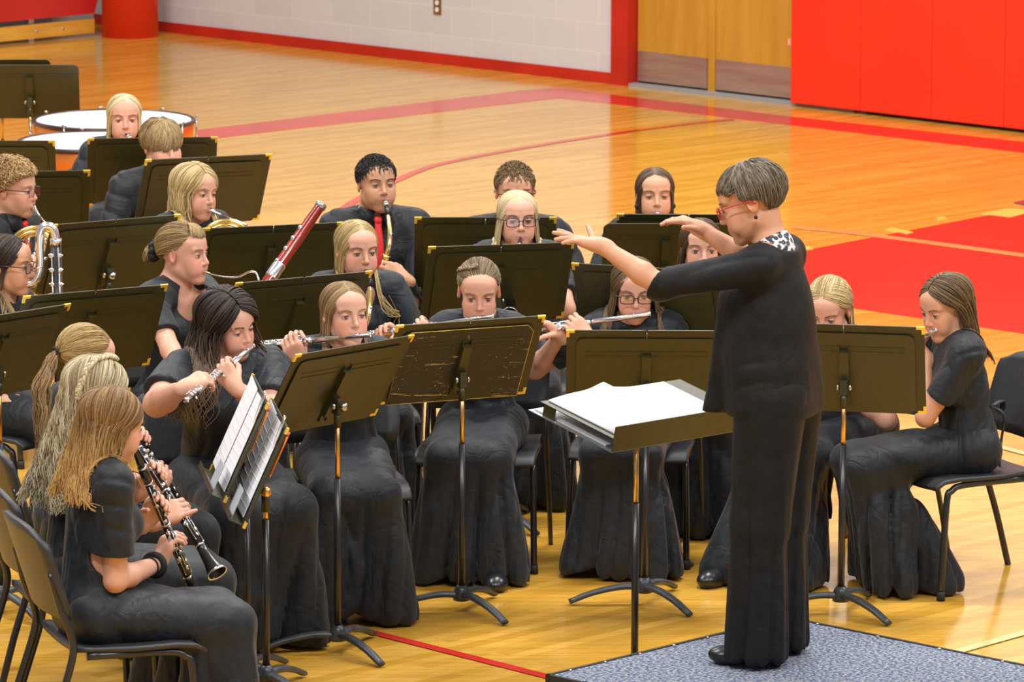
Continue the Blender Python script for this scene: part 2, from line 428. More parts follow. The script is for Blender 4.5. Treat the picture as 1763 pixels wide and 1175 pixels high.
m_.add([(bx + 0.0, by, zb), (bx + .12, by + 0.12, zt), (bx - 0.06, by, zb), (bx + .06, by + 0.12, zt), (bx, by - 8, zb), (bx + .12, by - 8, zt), (bx - 0.06, by - 8, zb), (bx + .06, by - 8, zt)],
       [(0, 4, 5, 1), (2, 3, 7, 6), (0, 1, 3, 2), (4, 6, 7, 5), (0, 2, 6, 4), (1, 5, 7, 3)], 0, False)
m_.build('front_panel', noise_col(mat('red_bleacher', (0.6, 0.03, 0.03), 0.4), (0.55, 0.022, 0.022), (0.64, 0.03, 0.03), 3), bl)
for q in (0.55, 1.6, 2.7, 4.0): MB().box((bx - 0.08, by - q, 0.3), (0.04, 0.05, 0.6)).build('support', CHROME, bl)
for q in (0.3, 0.55, 1.5, 2.6): MB().ell((bx + 0.001, by - q, 0.075), (0.004, 0.012, 0.012)).build('bolt', CHROME, bl)
MB().box((bx - 0.5, by - 4, 1.3), (0.06, 8, 2.6)).build('back_board', GREYW, bl)

# ------------------------------------------------------------------ podium
PC = at(1355, 1063, 0.2); PQ = at(940, 1163, 0.2)
e1 = nz(PQ - PC); e2 = V(-e1[1], e1[0], 0)
if e2[0] < 0: e2 = -e2
L1 = np.linalg.norm(PQ - PC); L2 = 1.9
CARPET = mat('blue_carpet', (0.1, 0.13, 0.2), 0.95, 0, 0.1)
noise_col(CARPET, (0.085, 0.12, 0.22), (0.44, 0.45, 0.47), 85, 2, fac=(0.42, 0.62), bump=0.8, bscale=300)
pod = empty('podium', PC * V(1, 1, 0), np.array([-e2, e1, V(0, 0, 1)]).T if np.linalg.det(np.array([-e2, e1, V(0, 0, 1)])) > 0 else np.array([e1, e2, V(0, 0, 1)]).T)
tag(pod, 'low conductor podium topped with speckled blue grey carpet', 'podium')
if np.linalg.det(np.array([-e2, e1, V(0, 0, 1)])) > 0:
    ex = (-L2, L1); cxp = (-L2 / 2, L1 / 2)
else:
    ex = (L1, L2); cxp = (L1 / 2, L2 / 2)
sx, sy = abs(ex[0]), abs(ex[1])
MB().box((cxp[0], cxp[1], 0.095), (sx, sy, 0.19)).build('deck', RUBBER, pod)
MB().box((cxp[0], cxp[1], 0.194), (sx - 0.03, sy - 0.03, 0.012)).build('carpet_top', CARPET, pod)
rim = MB()
for q in (-1, 1):
    rim.box((cxp[0] + q * (sx / 2 - 0.006), cxp[1], 0.18), (0.014, sy + .004, 0.045)); rim.box((cxp[0], cxp[1] + q * (sy / 2 - 0.006), 0.18), (sx + .004, 0.014, 0.045))
rim.build('edge_trim', RUBBER, pod)
sc_ = MB()
for q in np.linspace(0.08, 0.92, 7):
    for w in (-1, 1):
        sc_.ell((cxp[0] + w * (sx / 2 - 0.02), cxp[1] - sy / 2 + q * sy, 0.203), (0.006, 0.006, 0.003)); sc_.ell((cxp[0] - sx / 2 + q * sx, cxp[1] + w * (sy / 2 - 0.02), 0.203), (0.006, 0.006, 0.003))
sc_.build('screw', CHROME, pod)
PODZ = 0.2

# ------------------------------------------------------------------ implicit surfaces (for bodies and cloth)
def axis(lo, hi, h, fine):
    out = [lo]; x = lo
    while x < hi:
        s = h
        for (a, b, f) in fine:
            if a - 0.004 <= x <= b: s = min(s, f)
            elif x < a < x + s: s = min(s, max(a - x, f))
        x += s; out.append(x)
    return np.array(out, np.float32)
class SDF:
    def __init__(s, lo, hi, h, fine=()):
        """fine: list of (lo3, hi3, step)"""
        s.ax = [axis(lo[i], hi[i], h, [(f[0][i], f[1][i], f[2]) for f in fine]) for i in range(3)]
        s.F = np.full([len(a) for a in s.ax], 1.0, np.float32); s.h = h
    def sub(s, lo, hi):
        sl = []; 
        for i in range(3):
            a = int(np.searchsorted(s.ax[i], lo[i])); b = int(np.searchsorted(s.ax[i], hi[i])); a = max(0, a - 1); b = min(len(s.ax[i]), b + 1)
            if b <= a: return None, None
            sl.append(slice(a, b))
        g = (s.ax[0][sl[0]][:, None, None], s.ax[1][sl[1]][None, :, None], s.ax[2][sl[2]][None, None, :])
        return tuple(sl), g
    def comb(s, sl, d, k, op):
        A = s.F[sl]
        if op == 'u':
            if k > 0:
                h = np.maximum(k - np.abs(A - d), 0) / k; s.F[sl] = np.minimum(A, d) - h * h * k * 0.25
            else: s.F[sl] = np.minimum(A, d)
        else:
            d = -d
            if k > 0:
                h = np.maximum(k - np.abs(A - d), 0) / k; s.F[sl] = np.maximum(A, d) + h * h * k * 0.25
            else: s.F[sl] = np.maximum(A, d)
    def cap(s, a, b, ra, rb=None, k=0.0, op='u'):
        rb = ra if rb is None else rb; a = np.asarray(a, float); b = np.asarray(b, float); m = max(ra, rb) + k + 2.2 * s.h
        sl, g = s.sub(np.minimum(a, b) - m, np.maximum(a, b) + m)
        if sl is None: return s
        ab = b - a; L = max(1e-9, float(ab @ ab))
        P = [g[i] - np.float32(a[i]) for i in range(3)]
        t = np.clip((P[0] * ab[0] + P[1] * ab[1] + P[2] * ab[2]) / L, 0, 1).astype(np.float32)
        d = np.sqrt((P[0] - t * ab[0]) ** 2 + (P[1] - t * ab[1]) ** 2 + (P[2] - t * ab[2]) ** 2) - (ra + (rb - ra) * t)
        s.comb(sl, d.astype(np.float32), k, op); return s
    def ell(s, c, r, R=None, k=0.0, op='u'):
        r = np.array([r] * 3 if np.isscalar(r) else r, float); c = np.asarray(c, float); m = r.max() + k + 2.2 * s.h
        sl, g = s.sub(c - m, c + m)
        if sl is None: return s
        P = [g[i] - np.float32(c[i]) for i in range(3)]
        if R is not None: P = [P[0] * R[0][j] + P[1] * R[1][j] + P[2] * R[2][j] for j in range(3)]
        k0 = np.sqrt(sum((P[j] / r[j]) ** 2 for j in range(3))); k1 = np.sqrt(sum((P[j] / r[j] ** 2) ** 2 for j in range(3)))
        d = k0 * (k0 - 1) / np.maximum(k1, 1e-6)
        s.comb(sl, d.astype(np.float32), k, op); return s
    def plane(s, p, n):       # keep the side the normal points away from
        n = nz(n); g = (s.ax[0][:, None, None], s.ax[1][None, :, None], s.ax[2][None, None, :])
        d = (g[0] - p[0]) * n[0] + (g[1] - p[1]) * n[1] + (g[2] - p[2]) * n[2]
        s.F = np.maximum(s.F, d.astype(np.float32)); return s
    def warp(s, fn):
        i = np.nonzero(np.abs(s.F) < 0.045)
        X = s.ax[0][i[0]]; Y = s.ax[1][i[1]]; Z = s.ax[2][i[2]]
        s.F[i] += fn(X, Y, Z).astype(np.float32)
    def mesh(s):
        F = s.F; F[0], F[-1] = 1, 1; F[:, 0], F[:, -1] = 1, 1; F[:, :, 0], F[:, :, -1] = 1, 1
        S = F < 0; nx, ny, nz_ = F.shape
        c = np.zeros((nx - 1, ny - 1, nz_ - 1), np.uint8)
        for di in (0, 1):
            for dj in (0, 1):
                for dk in (0, 1): c += S[di:nx - 1 + di, dj:ny - 1 + dj, dk:nz_ - 1 + dk]
        act = (c > 0) & (c < 8); I, J, K = np.nonzero(act); N = len(I)
        idx = np.full(act.shape, -1, np.int32); idx[I, J, K] = np.arange(N)
        corners = [(a, b, d) for a in (0, 1) for b in (0, 1) for d in (0, 1)]
        f = {q: F[I + q[0], J + q[1], K + q[2]] for q in corners}
        acc = np.zeros((N, 3)); cnt = np.zeros(N)
        co = [s.ax[0][I], s.ax[1][J], s.ax[2][K]]; ce = [s.ax[0][I + 1], s.ax[1][J + 1], s.ax[2][K + 1]]
        for q in corners:
            for a in range(3):
                if q[a]: continue
                r = list(q); r[a] = 1; r = tuple(r)
                fa, fb = f[q], f[r]; m = (fa < 0) != (fb < 0)
                t = np.where(m, fa / np.where(m, fa - fb, 1), 0)
                for b in range(3):
                    p0 = co[b] if q[b] == 0 else ce[b]
                    p = p0 + (ce[b] - co[b]) * t if b == a else p0
                    acc[:, b] += np.where(m, p, 0)
                cnt += m
        verts = acc / np.maximum(cnt, 1)[:, None]
        quads = []
        for a in range(3):
            b, d = (a + 1) % 3, (a + 2) % 3
            sl0 = [slice(1, None)] * 3; sl1 = [slice(1, None)] * 3
            sl0[a] = slice(0, -1); sl1[a] = slice(1, None)
            A = S[tuple(sl0)]; B = S[tuple(sl1)]
            e = np.nonzero(A != B); flip = A[e]
            p = [e[0] + (0 if a == 0 else 1), e[1] + (0 if a == 1 else 1), e[2] + (0 if a == 2 else 1)]
            def cell(ob, od):
                q = list(p); q[b] = q[b] - ob; q[d] = q[d] - od
                lim = [q[i] < act.shape[i] for i in range(3)]
                ok = lim[0] & lim[1] & lim[2]
                q = [np.minimum(q[i], act.shape[i] - 1) for i in range(3)]
                return np.where(ok, idx[q[0], q[1], q[2]], -1)
            c4 = np.stack([cell(1, 1), cell(0, 1), cell(0, 0), cell(1, 0)], 1)
            ok = (c4 >= 0).all(1); c4 = c4[ok]; fl = flip[ok]
            c4[~fl] = c4[~fl][:, ::-1]
            quads.append(c4)
        return verts, np.concatenate(quads)

# ------------------------------------------------------------------ hands
def hand(S, W, d, n, side, curls, spread=4, thumb=(0.55, 0.75, 0.35), tcurl=18, sc=1.0):
    """W wrist, d direction of the fingers, n palm normal, side +1 right -1 left, curls per finger index..little"""
    d = nz(d); n = nz(n - d * np.dot(n, d)); lat = np.cross(d, n) * side       # towards the thumb
    W = np.asarray(W, float)
    tips = []
    offs = (0.029, 0.0095, -0.010, -0.027); lens = (0.070, 0.078, 0.072, 0.056); kn = (0.083, 0.086, 0.082, 0.074)
    S.cap(W - d * 0.02 * sc, W + d * 0.02 * sc, 0.0235 * sc, 0.024 * sc, 0.02)
    for i in range(4):
        K = W + (d * kn[i] + lat * offs[i]) * sc
        S.cap(W + (d * 0.012 + lat * offs[i] * 0.45) * sc, K - d * 0.006 - n * .001, 0.0165 * sc, 0.0125 * sc, 0.014)
        S.cap(W + (d * 0.02 + lat * offs[i] * 0.5 + n * 0.006) * sc, K - d * 0.018 * sc + n * 0.004, 0.0150 * sc, 0.012 * sc, 0.012)
    for i in range(4):
        K = W + (d * kn[i] + lat * offs[i]) * sc
        c = curls[i]; c = (c, c * 0.95, c * 0.6) if np.isscalar(c) else c
        a = 0; p = K; sp = RAD((1.5 - i) * spread); dd = d * math.cos(sp) + lat * math.sin(sp)
        r = (0.0094, 0.0086, 0.0078, 0.0068) if i < 3 else (0.0084, 0.0077, 0.0070, 0.0062)
        for j, fr in enumerate((0.45, 0.30, 0.25)):
            a += RAD(c[j]); q = p + (dd * math.cos(a) + n * math.sin(a)) * lens[i] * fr * sc
            S.cap(p, q, r[j] * sc, r[j + 1] * sc, 0.004); p = q
        tips.append((p, nz(dd * math.cos(a) + n * math.sin(a)), nz(n * math.cos(a) - dd * math.sin(a))))
    p = W + (d * 0.018 + lat * 0.020 + n * 0.006) * sc
    t = nz(d * thumb[0] + lat * thumb[1] + n * thumb[2])
    ax_ = nz(np.cross(t, d * 0.6 + n * 0.8)); 
    for j, (L, ra, rb) in enumerate(((0.040, 0.0155, 0.0118), (0.032, 0.0112, 0.0100), (0.026, 0.0098, 0.0080))):
        q = p + t * L * sc
        S.cap(p, q, ra * sc, rb * sc, 0.008 if j == 0 else 0.003); p = q
        a = RAD(tcurl); t = nz(t * math.cos(a) + np.cross(ax_, t) * math.sin(a))
    return tips

def ik(S, W, La, Lb, pole):
    v = W - S; L = np.linalg.norm(v); L2 = min(L, (La + Lb) * 0.999)
    a = (La * La - Lb * Lb + L2 * L2) / (2 * L2); h = math.sqrt(max(0, La * La - a * a))
    u = nz(v); p = nz(pole - u * np.dot(pole, u)); k = L / L2
    return S + u * a * k + p * h

# ------------------------------------------------------------------ hair
def strands(P, Rr, col, n=5, flat=0.6):
    """P (N,M,3) paths, Rr (N,M) radii, col (N,3) or (N,M,3)"""
    N, M, _ = P.shape
    T = np.empty_like(P); T[:, 1:-1] = P[:, 2:] - P[:, :-2]; T[:, 0] = P[:, 1] - P[:, 0]; T[:, -1] = P[:, -1] - P[:, -2]
    T /= np.maximum(np.linalg.norm(T, axis=2, keepdims=True), 1e-9)
    ref = nrs.normal(size=(N, 1, 3)); X = ref - T * (ref * T).sum(2, keepdims=True); X /= np.maximum(np.linalg.norm(X, axis=2, keepdims=True), 1e-6)
    Y = np.cross(T, X); ang = np.arange(n) * 2 * math.pi / n
    rings = P[:, :, None, :] + Rr[:, :, None, None] * (np.cos(ang)[None, None, :, None] * X[:, :, None, :] * flat + np.sin(ang)[None, None, :, None] * Y[:, :, None, :])
    v = rings.reshape(-1, 3)
    base = (np.arange(N) * M * n)[:, None, None] + (np.arange(M - 1) * n)[None, :, None]
    j = np.arange(n)[None, None, :]; j2 = (j + 1) % n
    q = np.stack([base + j, base + j2, base + n + j2, base + n + j], -1).reshape(-1, 4)
    c = np.asarray(col, float)
    if c.ndim == 2: c = np.repeat(c[:, None, :], M, 1)
    c = np.repeat(c[:, :, None, :], n, 2).reshape(-1, 3)
    return v, q, c
def sph(az, el):          # az from the face (+Y) towards +X, el up; arrays
    return np.stack([np.cos(el) * np.sin(az), np.cos(el) * np.cos(az), np.sin(el)], -1)
def slerp(a, b, t):
    om = np.arccos(np.clip((a * b).sum(-1, keepdims=True), -0.9999, 0.9999)); so = np.sin(om)
    return (np.sin((1 - t) * om) * a + np.sin(t * om) * b) / so
SC = V(0, -0.012, 0.027); SR = V(0.0725, 0.0935, 0.0785)     # skull
def on_skull(d, off):
    p = SC + SR * d; nn = d / SR; nn = nn / np.linalg.norm(nn, axis=-1, keepdims=True)
    return p + nn * off
def hairline(az):         # lowest elevation of scalp hair for an azimuth (radians)
    a = np.abs(np.degrees(az)); return np.radians(np.interp(a, [0, 35, 55, 75, 100, 125, 180], [29, 27, 17, -6, -14, -36, -44]))
def tone(N, pal, jit=0.26, u=None):
    pal = np.array(pal, float) ** 1.15 * 0.84; t = nrs.rand(N) if u is None else np.clip(u, 0, 1); k = t * (len(pal) - 1); i = np.minimum(k.astype(int), len(pal) - 2); f = (k - i)[:, None]
    return (pal[i] * (1 - f) + pal[i + 1] * f) * (1 + nrs.uniform(-jit, jit, (N, 1)))
def cap_mesh(pal, off=0.006, low=None):
    na, ne = 56, 22; vs_ = []; az = np.linspace(-math.pi, math.pi, na, endpoint=False)
    lo = hairline(az) if low is None else low(az)
    E = lo[None, :] + (math.pi / 2 - lo[None, :]) * (np.linspace(0, 1, ne)[:, None])
    A = np.repeat(az[None, :], ne, 0)
    P = on_skull(sph(A, E), (off * np.minimum(1, np.linspace(0, 4, ne)))[:, None, None]).reshape(-1, 3)
    q = [(i * na + j, i * na + (j + 1) % na, (i + 1) * na + (j + 1) % na, (i + 1) * na + j) for i in range(ne - 1) for j in range(na)]
    col = np.tile(np.mean(np.array(pal), 0) * 0.85, (len(P), 1))
    return P, np.array(q), col
def merge(parts):
    v, q, c = [], [], []; b = 0
    for (a, bq, cc) in parts: v.append(a); q.append(bq + b); c.append(cc); b += len(a)
    return np.concatenate(v), np.concatenate(q), np.concatenate(c)

# ------------------------------------------------------------------ people
PEOPLE = []
class Person:
    def __init__(s, label, head, Ht=1.22, body=0, hyaw=0, hpitch=8, hroll=0, lean=6, side=0, female=True, bulk=1.0, ts=1.0,
                 hair=None, outfit='dress', sleeve='short', skin=(0.70, 0.385, 0.265), sit=True, z0=0.0, knees=None, lid=0.55,
                 scoop=0.0, eye='dark', detail=1.0, glasses=None, lip=(0.60, 0.27, 0.23), hs=1.0, brow=(0.16, 0.09, 0.05), shoes=False, cheeks=0.5, armscale=1.0, skirt=None, nf=0.16, hemback=0.12, neckl=0.135):
        s.__dict__.update(locals()); s.hands = []; s.name = 'person'
        hipz = 0.52 if sit else 0.93
        s.Hc = V(0, 0, hipz)
        s.RT = rx(-RAD(lean)) @ ry(RAD(side))
        s.Rh = rz(RAD(hyaw - body)) @ rx(-RAD(hpitch)) @ ry(RAD(hroll))
        nd = nz(s.RT @ V(0, nf, 1.0)) * (neckl if female else 0.145) * hs
        hz = nd[2] + (s.Rh @ V(0, -0.02, 0.1155) * hs)[2]
        s.ts = ts = (Ht - hipz - hz) / (s.RT @ V(0, -0.011, 1))[2] / 0.455
        T = lambda x, y, h: s.Hc + s.RT @ V(x, y, h * ts)
        s.T = T
        sw = (0.150 if female else 0.175) * (1 + (bulk - 1) * 0.6)
        s.sh = {1: T(sw, 0.0, 0.415), -1: T(-sw, 0.0, 0.415)}
        s.neck = T(0, -0.005, 0.455)
        s.Hh = s.neck + nd
        top = s.Hh + s.Rh @ V(0, -0.02, 0.1155) * hs
        s.RB = yawR(body)
        # move the seat so that the top of the head meets the wanted height
        ztop = top[2] + z0
        P = at(head[0], head[1], ztop)
        s.root = P - s.RB @ V(top[0], top[1], 0) - V(0, 0, ztop)
        s.root[2] = z0
    def w(s, p): return s.root + s.RB @ np.asarray(p, float)         # local -> world
    def l(s, p): return s.RB.T @ (np.asarray(p, float) - s.root)      # world -> local
    def hp(s, p): return s.Hh + s.Rh @ (np.asarray(p, float) * s.hs)  # head -> local
    def mouth(s): return s.w(s.hp(V(0, 0.094, -0.066)))
    def px(s, x, y, dY=0.0): return atY(x, y, s.mouth()[1] + dY)
    def lpx(s, x, y, dY=0.0): return s.l(s.px(x, y, dY))
    def grip(s, side, G, d, n, curl=(45, 48, 50, 52), thumb=(0.5, 0.55, 0.75), off=0.022, back=0.075, pole=None, elbow=None, **kw):
        """a hand closed on world point G; d, n in world directions"""
        d = s.RB.T @ nz(d); n = s.RB.T @ nz(n); n = nz(n - d * (n @ d)); G = s.l(G)
        W = G - d * back - n * off
        s.hands.append(dict(side=side, W=W, d=d, n=n, curl=curl, thumb=thumb, pole=pole, elbow=elbow, kw=kw))
    def build(s):
        b = s.bulk; ts = s.ts; T = s.T; RT = s.RT; det = s.detail; fem = s.female
        root = empty('person', s.root, s.RB); tag(root, s.label, 'person')
        # ---- arms
        arms = {}
        for side in (1, -1):
            hd = [h for h in s.hands if h['side'] == side]
            if hd: h = hd[0]
            else:
                W = s.Hc + V(side * 0.12, 0.30, 0.22 if s.sit else 0.3)
                h = dict(side=side, W=W, d=nz(V(-side * 0.35, 0.9, 0.1)), n=nz(V(-side, 0, -0.2)), curl=(40, 42, 44, 46), thumb=(0.6, 0.6, 0.5), pole=None, elbow=None, kw={})
            La, Lb = (0.285, 0.235) if fem else (0.31, 0.26); La *= s.armscale; Lb *= s.armscale
            pole = V(side * 0.75, -0.35, -0.75) if h['pole'] is None else np.asarray(h['pole'], float)
            E = ik(s.sh[side], h['W'], La, Lb, pole) if h['elbow'] is None else h['elbow']
            arms[side] = (s.sh[side], E, h['W'], h)
        s.arms = arms
        # ---- skin
        hc = s.hp(V(0, 0, 0.0)); hr = V(0.125, 0.125, 0.135)
        pts = [s.Hc, s.neck, hc] + [a for v in arms.values() for a in v[:3]] + [arms[q][2] + arms[q][3]['d'] * 0.17 for q in arms]
        lo = np.min(pts, 0) - 0.19; hi = np.max(pts, 0) + 0.16; hi[2] = max(hi[2], hc[2] + 0.14)
        fh = 0.0028 / det; fine = [(hc - hr, hc + hr, fh)]
        for q in (1, -1):
            A = arms[q]
            if any(h['side'] == q for h in s.hands):
                m = A[2] + A[3]['d'] * 0.08; fine.append((m - 0.095, m + 0.095, fh * 1.08))
        S = SDF(lo, hi, 0.010, fine)
        # trunk (hidden inside the clothes)
        S.ell(T(0, 0, 0.33), V(0.125 * b, 0.085 * b, 0.13), RT); S.ell(T(0, 0, 0.14), V(0.105 * b, 0.08 * b, 0.14), RT, 0.04); S.ell(T(0, 0, 0.02), V(0.14 * b, 0.10 * b, 0.10), RT, 0.04)
        S.cap(s.sh[1] * 0.9 + s.sh[-1] * 0.1, s.sh[1] * 0.1 + s.sh[-1] * 0.9, 0.045, 0.045, 0.03)
        nr = (0.0485 if fem else 0.058) * (1 + (b - 1) * 0.4)
        S.cap(s.neck + RT @ V(0, 0, -0.03), s.hp(V(0, -0.022, -0.06)), nr * 1.08, nr, 0.03)
        S.cap(s.neck + RT @ V(0.0, -0.01, 0.0), T(0.09, -0.01, 0.435), 0.042, 0.04, 0.045); S.cap(s.neck + RT @ V(0, -0.01, 0.0), T(-0.09, -0.01, 0.435), 0.042, 0.04, 0.045)
        S.cap(T(0.02, 0.045, 0.40), T(0.11, 0.04, 0.425), 0.022, 0.02, 0.03); S.cap(T(-0.02, 0.045, 0.40), T(-0.11, 0.04, 0.425), 0.022, 0.02, 0.03)
        ak = (1 + (b - 1) * 1.2)
        for q in (1, -1):
            Sh, E, W, h = arms[q]
            mid = Sh * 0.5 + E * 0.5
            S.cap(Sh, mid, 0.048 * ak, 0.043 * ak, 0.02); S.cap(mid, E, 0.043 * ak, 0.036 * ak, 0.02)
            f1 = E + (W - E) * 0.3
            S.cap(E, f1, 0.036 * ak, 0.038 * ak, 0.02); S.cap(f1, W, 0.038 * ak, 0.0235, 0.015)
            s.tips = s.__dict__.get('tips', {})
            s.tips[q] = hand(S, W, h['d'], h['n'], q, h['curl'], thumb=h['thumb'], sc=0.98 if fem else 1.06, **h['kw'])
        # head
        Rh = s.Rh; H = s.hs
        def E_(c, r, k=0.0, op='u', R=None): S.ell(s.hp(c), np.array([r] * 3 if np.isscalar(r) else r) * H, Rh if R is None else Rh @ R, k, op)
        def C_(a, b_, ra, rb, k=0.0, op='u'): S.cap(s.hp(a), s.hp(b_), ra * H, rb * H, k, op)
        E_(SC, SR)
        jw = 0.93 if fem else 1.05; jw *= (1 + (b - 1) * 0.25)
        E_((0, 0.020, -0.030), (0.056 * jw, 0.070, 0.077), 0.03)
        for q in (1, -1):
            C_((q * 0.045 * jw, 0.008, -0.060), (q * 0.018 * jw, 0.066, -0.098), 0.018, 0.016, 0.03)
            E_((q * 0.034 * jw, 0.056, -0.034), (0.026, 0.030, 0.028), 0.025)     # cheek
            E_((q * 0.033, 0.066, -0.060), (0.022, 0.022, 0.026), 0.02)
        E_((0, 0.075, -0.101), (0.018, 0.0165, 0.0145), 0.022)                       # chin
        E_((0, 0.054, 0.040), (0.054, 0.034, 0.036), 0.03)                         # forehead
        E_((0, 0.073, -0.062), (0.026, 0.022, 0.026), 0.02)                        # muzzle
        for q in (1, -1):
            C_((q * 0.014, 0.083, 0.019), (q * 0.046, 0.071, 0.020), 0.0075, 0.0065, 0.014)   # brow
            E_((q * 0.032, 0.0925, -0.002), (0.0175, 0.0145, 0.0125), 0.012, 's')              # socket
        C_((0, 0.083, 0.012), (0, 0.103, -0.030), 0.0065, 0.0085, 0.012)            # nose
        E_((0, 0.1045, -0.0335), (0.0092, 0.009, 0.0085), 0.006)
        for q in (1, -1):
            E_((q * 0.0098, 0.0955, -0.0375), (0.0062, 0.008, 0.0058), 0.005)
            E_((q * 0.0055, 0.0985, -0.0445), (0.0034, 0.0042, 0.0028), 0.002, 's')
        # eyes: lids with a slit
        ez = -0.003
        up = 0.0052 - 0.0070 * min(1.0, s.lid + 0.12)
        for q in (1, -1):
            E_((q * 0.0315, 0.0735, ez), 0.0150, 0.003)
            E_((q * 0.0315, 0.0885, ez + (up - 0.0045) / 2), (0.0128, 0.009, max(0.0018, (up + 0.0045) / 2)), 0.0, 's')
        # mouth
        E_((0, 0.0915, -0.0625), (0.0195, 0.0075, 0.0048), 0.004); E_((0, 0.0905, -0.0715), (0.0175, 0.0080, 0.0056), 0.004)
        C_((-0.019, 0.0905, -0.0668), (0.019, 0.0905, -0.0668), 0.0012, 0.0012, 0.002, 's')
        # ears
        for q in (1, -1):
            Re = rz(q * RAD(-22)) @ rx(RAD(8))
            E_((q * 0.0735, -0.008, -0.008), (0.0085, 0.0175, 0.031), 0.004, 'u', Re)
            E_((q * 0.081, -0.003, -0.004), (0.006, 0.0095, 0.019), 0.003, 's', Re)
        # tops of feet for shod people
        verts, quads = S.mesh()
        # colours that belong to the skin: lips, blush
        hv = ((verts - s.Hh) @ Rh) / H
        col = np.tile(np.array(s.skin, float), (len(verts), 1))
        def blend(mask, c): 
            col[:] = col * (1 - mask[:, None]) + np.array(c) * mask[:, None]
        g = lambda c, r, pw=1: np.clip(1.35 - ((((hv - np.array(c)) / np.array(r)) ** 2).sum(1)) ** pw, 0, 1)
        sk = np.array(s.skin)
        for q in (1, -1):
            blend(g((q * 0.040, 0.070, -0.035), (0.030, 0.04, 0.026), 0.7) * s.cheeks * 0.75, sk * V(1.02, 0.74, 0.70))
            blend(g((q * 0.079, -0.006, -0.006), (0.016, 0.025, 0.034)) * 0.5, sk * V(1.02, 0.68, 0.6))
        blend(g((0, 0.104, -0.035), (0.014, 0.014, 0.012)) * 0.4, sk * V(1.02, 0.72, 0.66))
        if not fem: blend(g((0, 0.085, -0.075), (0.045, 0.03, 0.035)) * 0.22, sk * V(0.6, 0.55, 0.5))
        lm = np.clip(3.0 - 2.2 * (((hv[:, 0] / 0.0215) ** 2) + ((hv[:, 2] + 0.0668) / 0.0098) ** 2), 0, 1) * (hv[:, 1] > 0.078)
        blend(lm, s.lip)
        for q in (1, -1):      # eyelid and lash shade of the skin itself
            blend(np.clip(1.6 - (((hv[:, 0] - q * 0.0315) / 0.014) ** 2 + ((hv[:, 2] - (up - 0.001)) / 0.0028) ** 2), 0, 1) * (hv[:, 1] > 0.06) * 0.55, (0.13, 0.07, 0.055))
        # nails
        for q in arms:
            if any(h['side'] == q for h in s.hands):
                nc = s.__dict__.get('nails')
                for (tp, td, tn) in s.tips[q]:
                    dd = verts - (tp + td * 0.003 - tn * 0.006); mk = np.clip(1.4 - (np.linalg.norm(dd, axis=1) / 0.0068) ** 2, 0, 1)
                    blend(mk * (0.9 if nc else 0.35), nc or sk * V(1.08, 0.85, 0.85))
        body = link_mesh('body', fast_mesh('body', verts, quads, True, col), root, [SKIN])
        s.verts = verts; s.root_o = root
        # ---- eyes and brows
        for q in (1, -1):
            mb = MB(); c = s.hp((q * 0.0315, 0.0735, ez)); r = 0.0136 * H
            mb.ell(c, r, None, 0, 14)
            f = nz(Rh @ V(0.0, 0.985, -0.26)); mb.ell(c + f * r * 0.62, r * 0.60, None, 1, 12)
            ua = RAD(70)
            lash = [s.hp((q * 0.0315 + 0.0138 * t, 0.0735 + math.sqrt(max(0, 0.0152 ** 2 - (0.0138 * t) ** 2 - (up) ** 2)) + .0002, ez + up + 0.0006 * (1 - t * t) + 0.0025 - .004 * t * t)) for t in np.linspace(-0.95, 0.95, 7)]
            mb.tube(lash, [0.0004, 0.0009, 0.0012, 0.0013, 0.0012, 0.0009, 0.0004], 5, 2)
            mb.build('eye', [EYEW, IRIS, PUPIL], root)
            N = 46; t = nrs.rand(N); x = 0.013 + 0.036 * t; z = 0.0165 + 0.0055 * np.sin(np.clip(t * 1.25, 0, 1) * math.pi * 0.75) + nrs.uniform(-0.0018, 0.0018, N)
            P0 = np.stack([q * x, 0.0905 - 11 * (x - 0.012) ** 2 * 1.0, z], 1)
            P0[:, 1] = [s_y(hv, a, b_) for a, b_ in zip(P0[:, 0], P0[:, 2])]
            P1 = P0 + np.stack([q * np.full(N, 0.0055), np.full(N, -0.0008), np.full(N, 0.0008) - 0.002 * t], 1)
            Pp = np.stack([P0, (P0 + P1) / 2 + V(0, 0.0006, 0), P1], 1); Pp = s.Hh + (Pp * H) @ Rh.T
            v, qd, cc = strands(Pp, np.tile([0.0008, 0.0009, 0.0003], (N, 1)), np.tile(s.brow, (N, 1)), 4)
            link_mesh('eyebrow', fast_mesh('eyebrow', v, qd, True, cc), root, [HAIR])
        s.clothes(root)
        if s.hair: s.make_hair(root)
        if s.glasses: s.make_glasses(root)
        if s.shoes: s.make_shoes(root)
        PEOPLE.append(s); return s
    # ---- clothes
    def clothes(s, root):
        b = s.bulk; T = s.T; RT = s.RT; fem = s.female; det = s.detail
        m_ = {'dress': DRESS, 'suit': SUIT, 'shirt': SHIRT}[s.outfit]
        pts = [s.Hc, s.neck] + [a for v in s.arms.values() for a in v[:2]]
        if s.sleeve in ('long', 'elbow'): pts += [v[2] for v in s.arms.values()]
        lo = np.min(pts, 0) - 0.20; hi = np.max(pts, 0) + 0.14; hi[2] = max(hi[2], s.neck[2] + 0.07)
        lo[2] = s.Hc[2] - (0.19 if s.outfit == 'suit' else 0.10)
        S = SDF(lo, hi, 0.0072 / det)
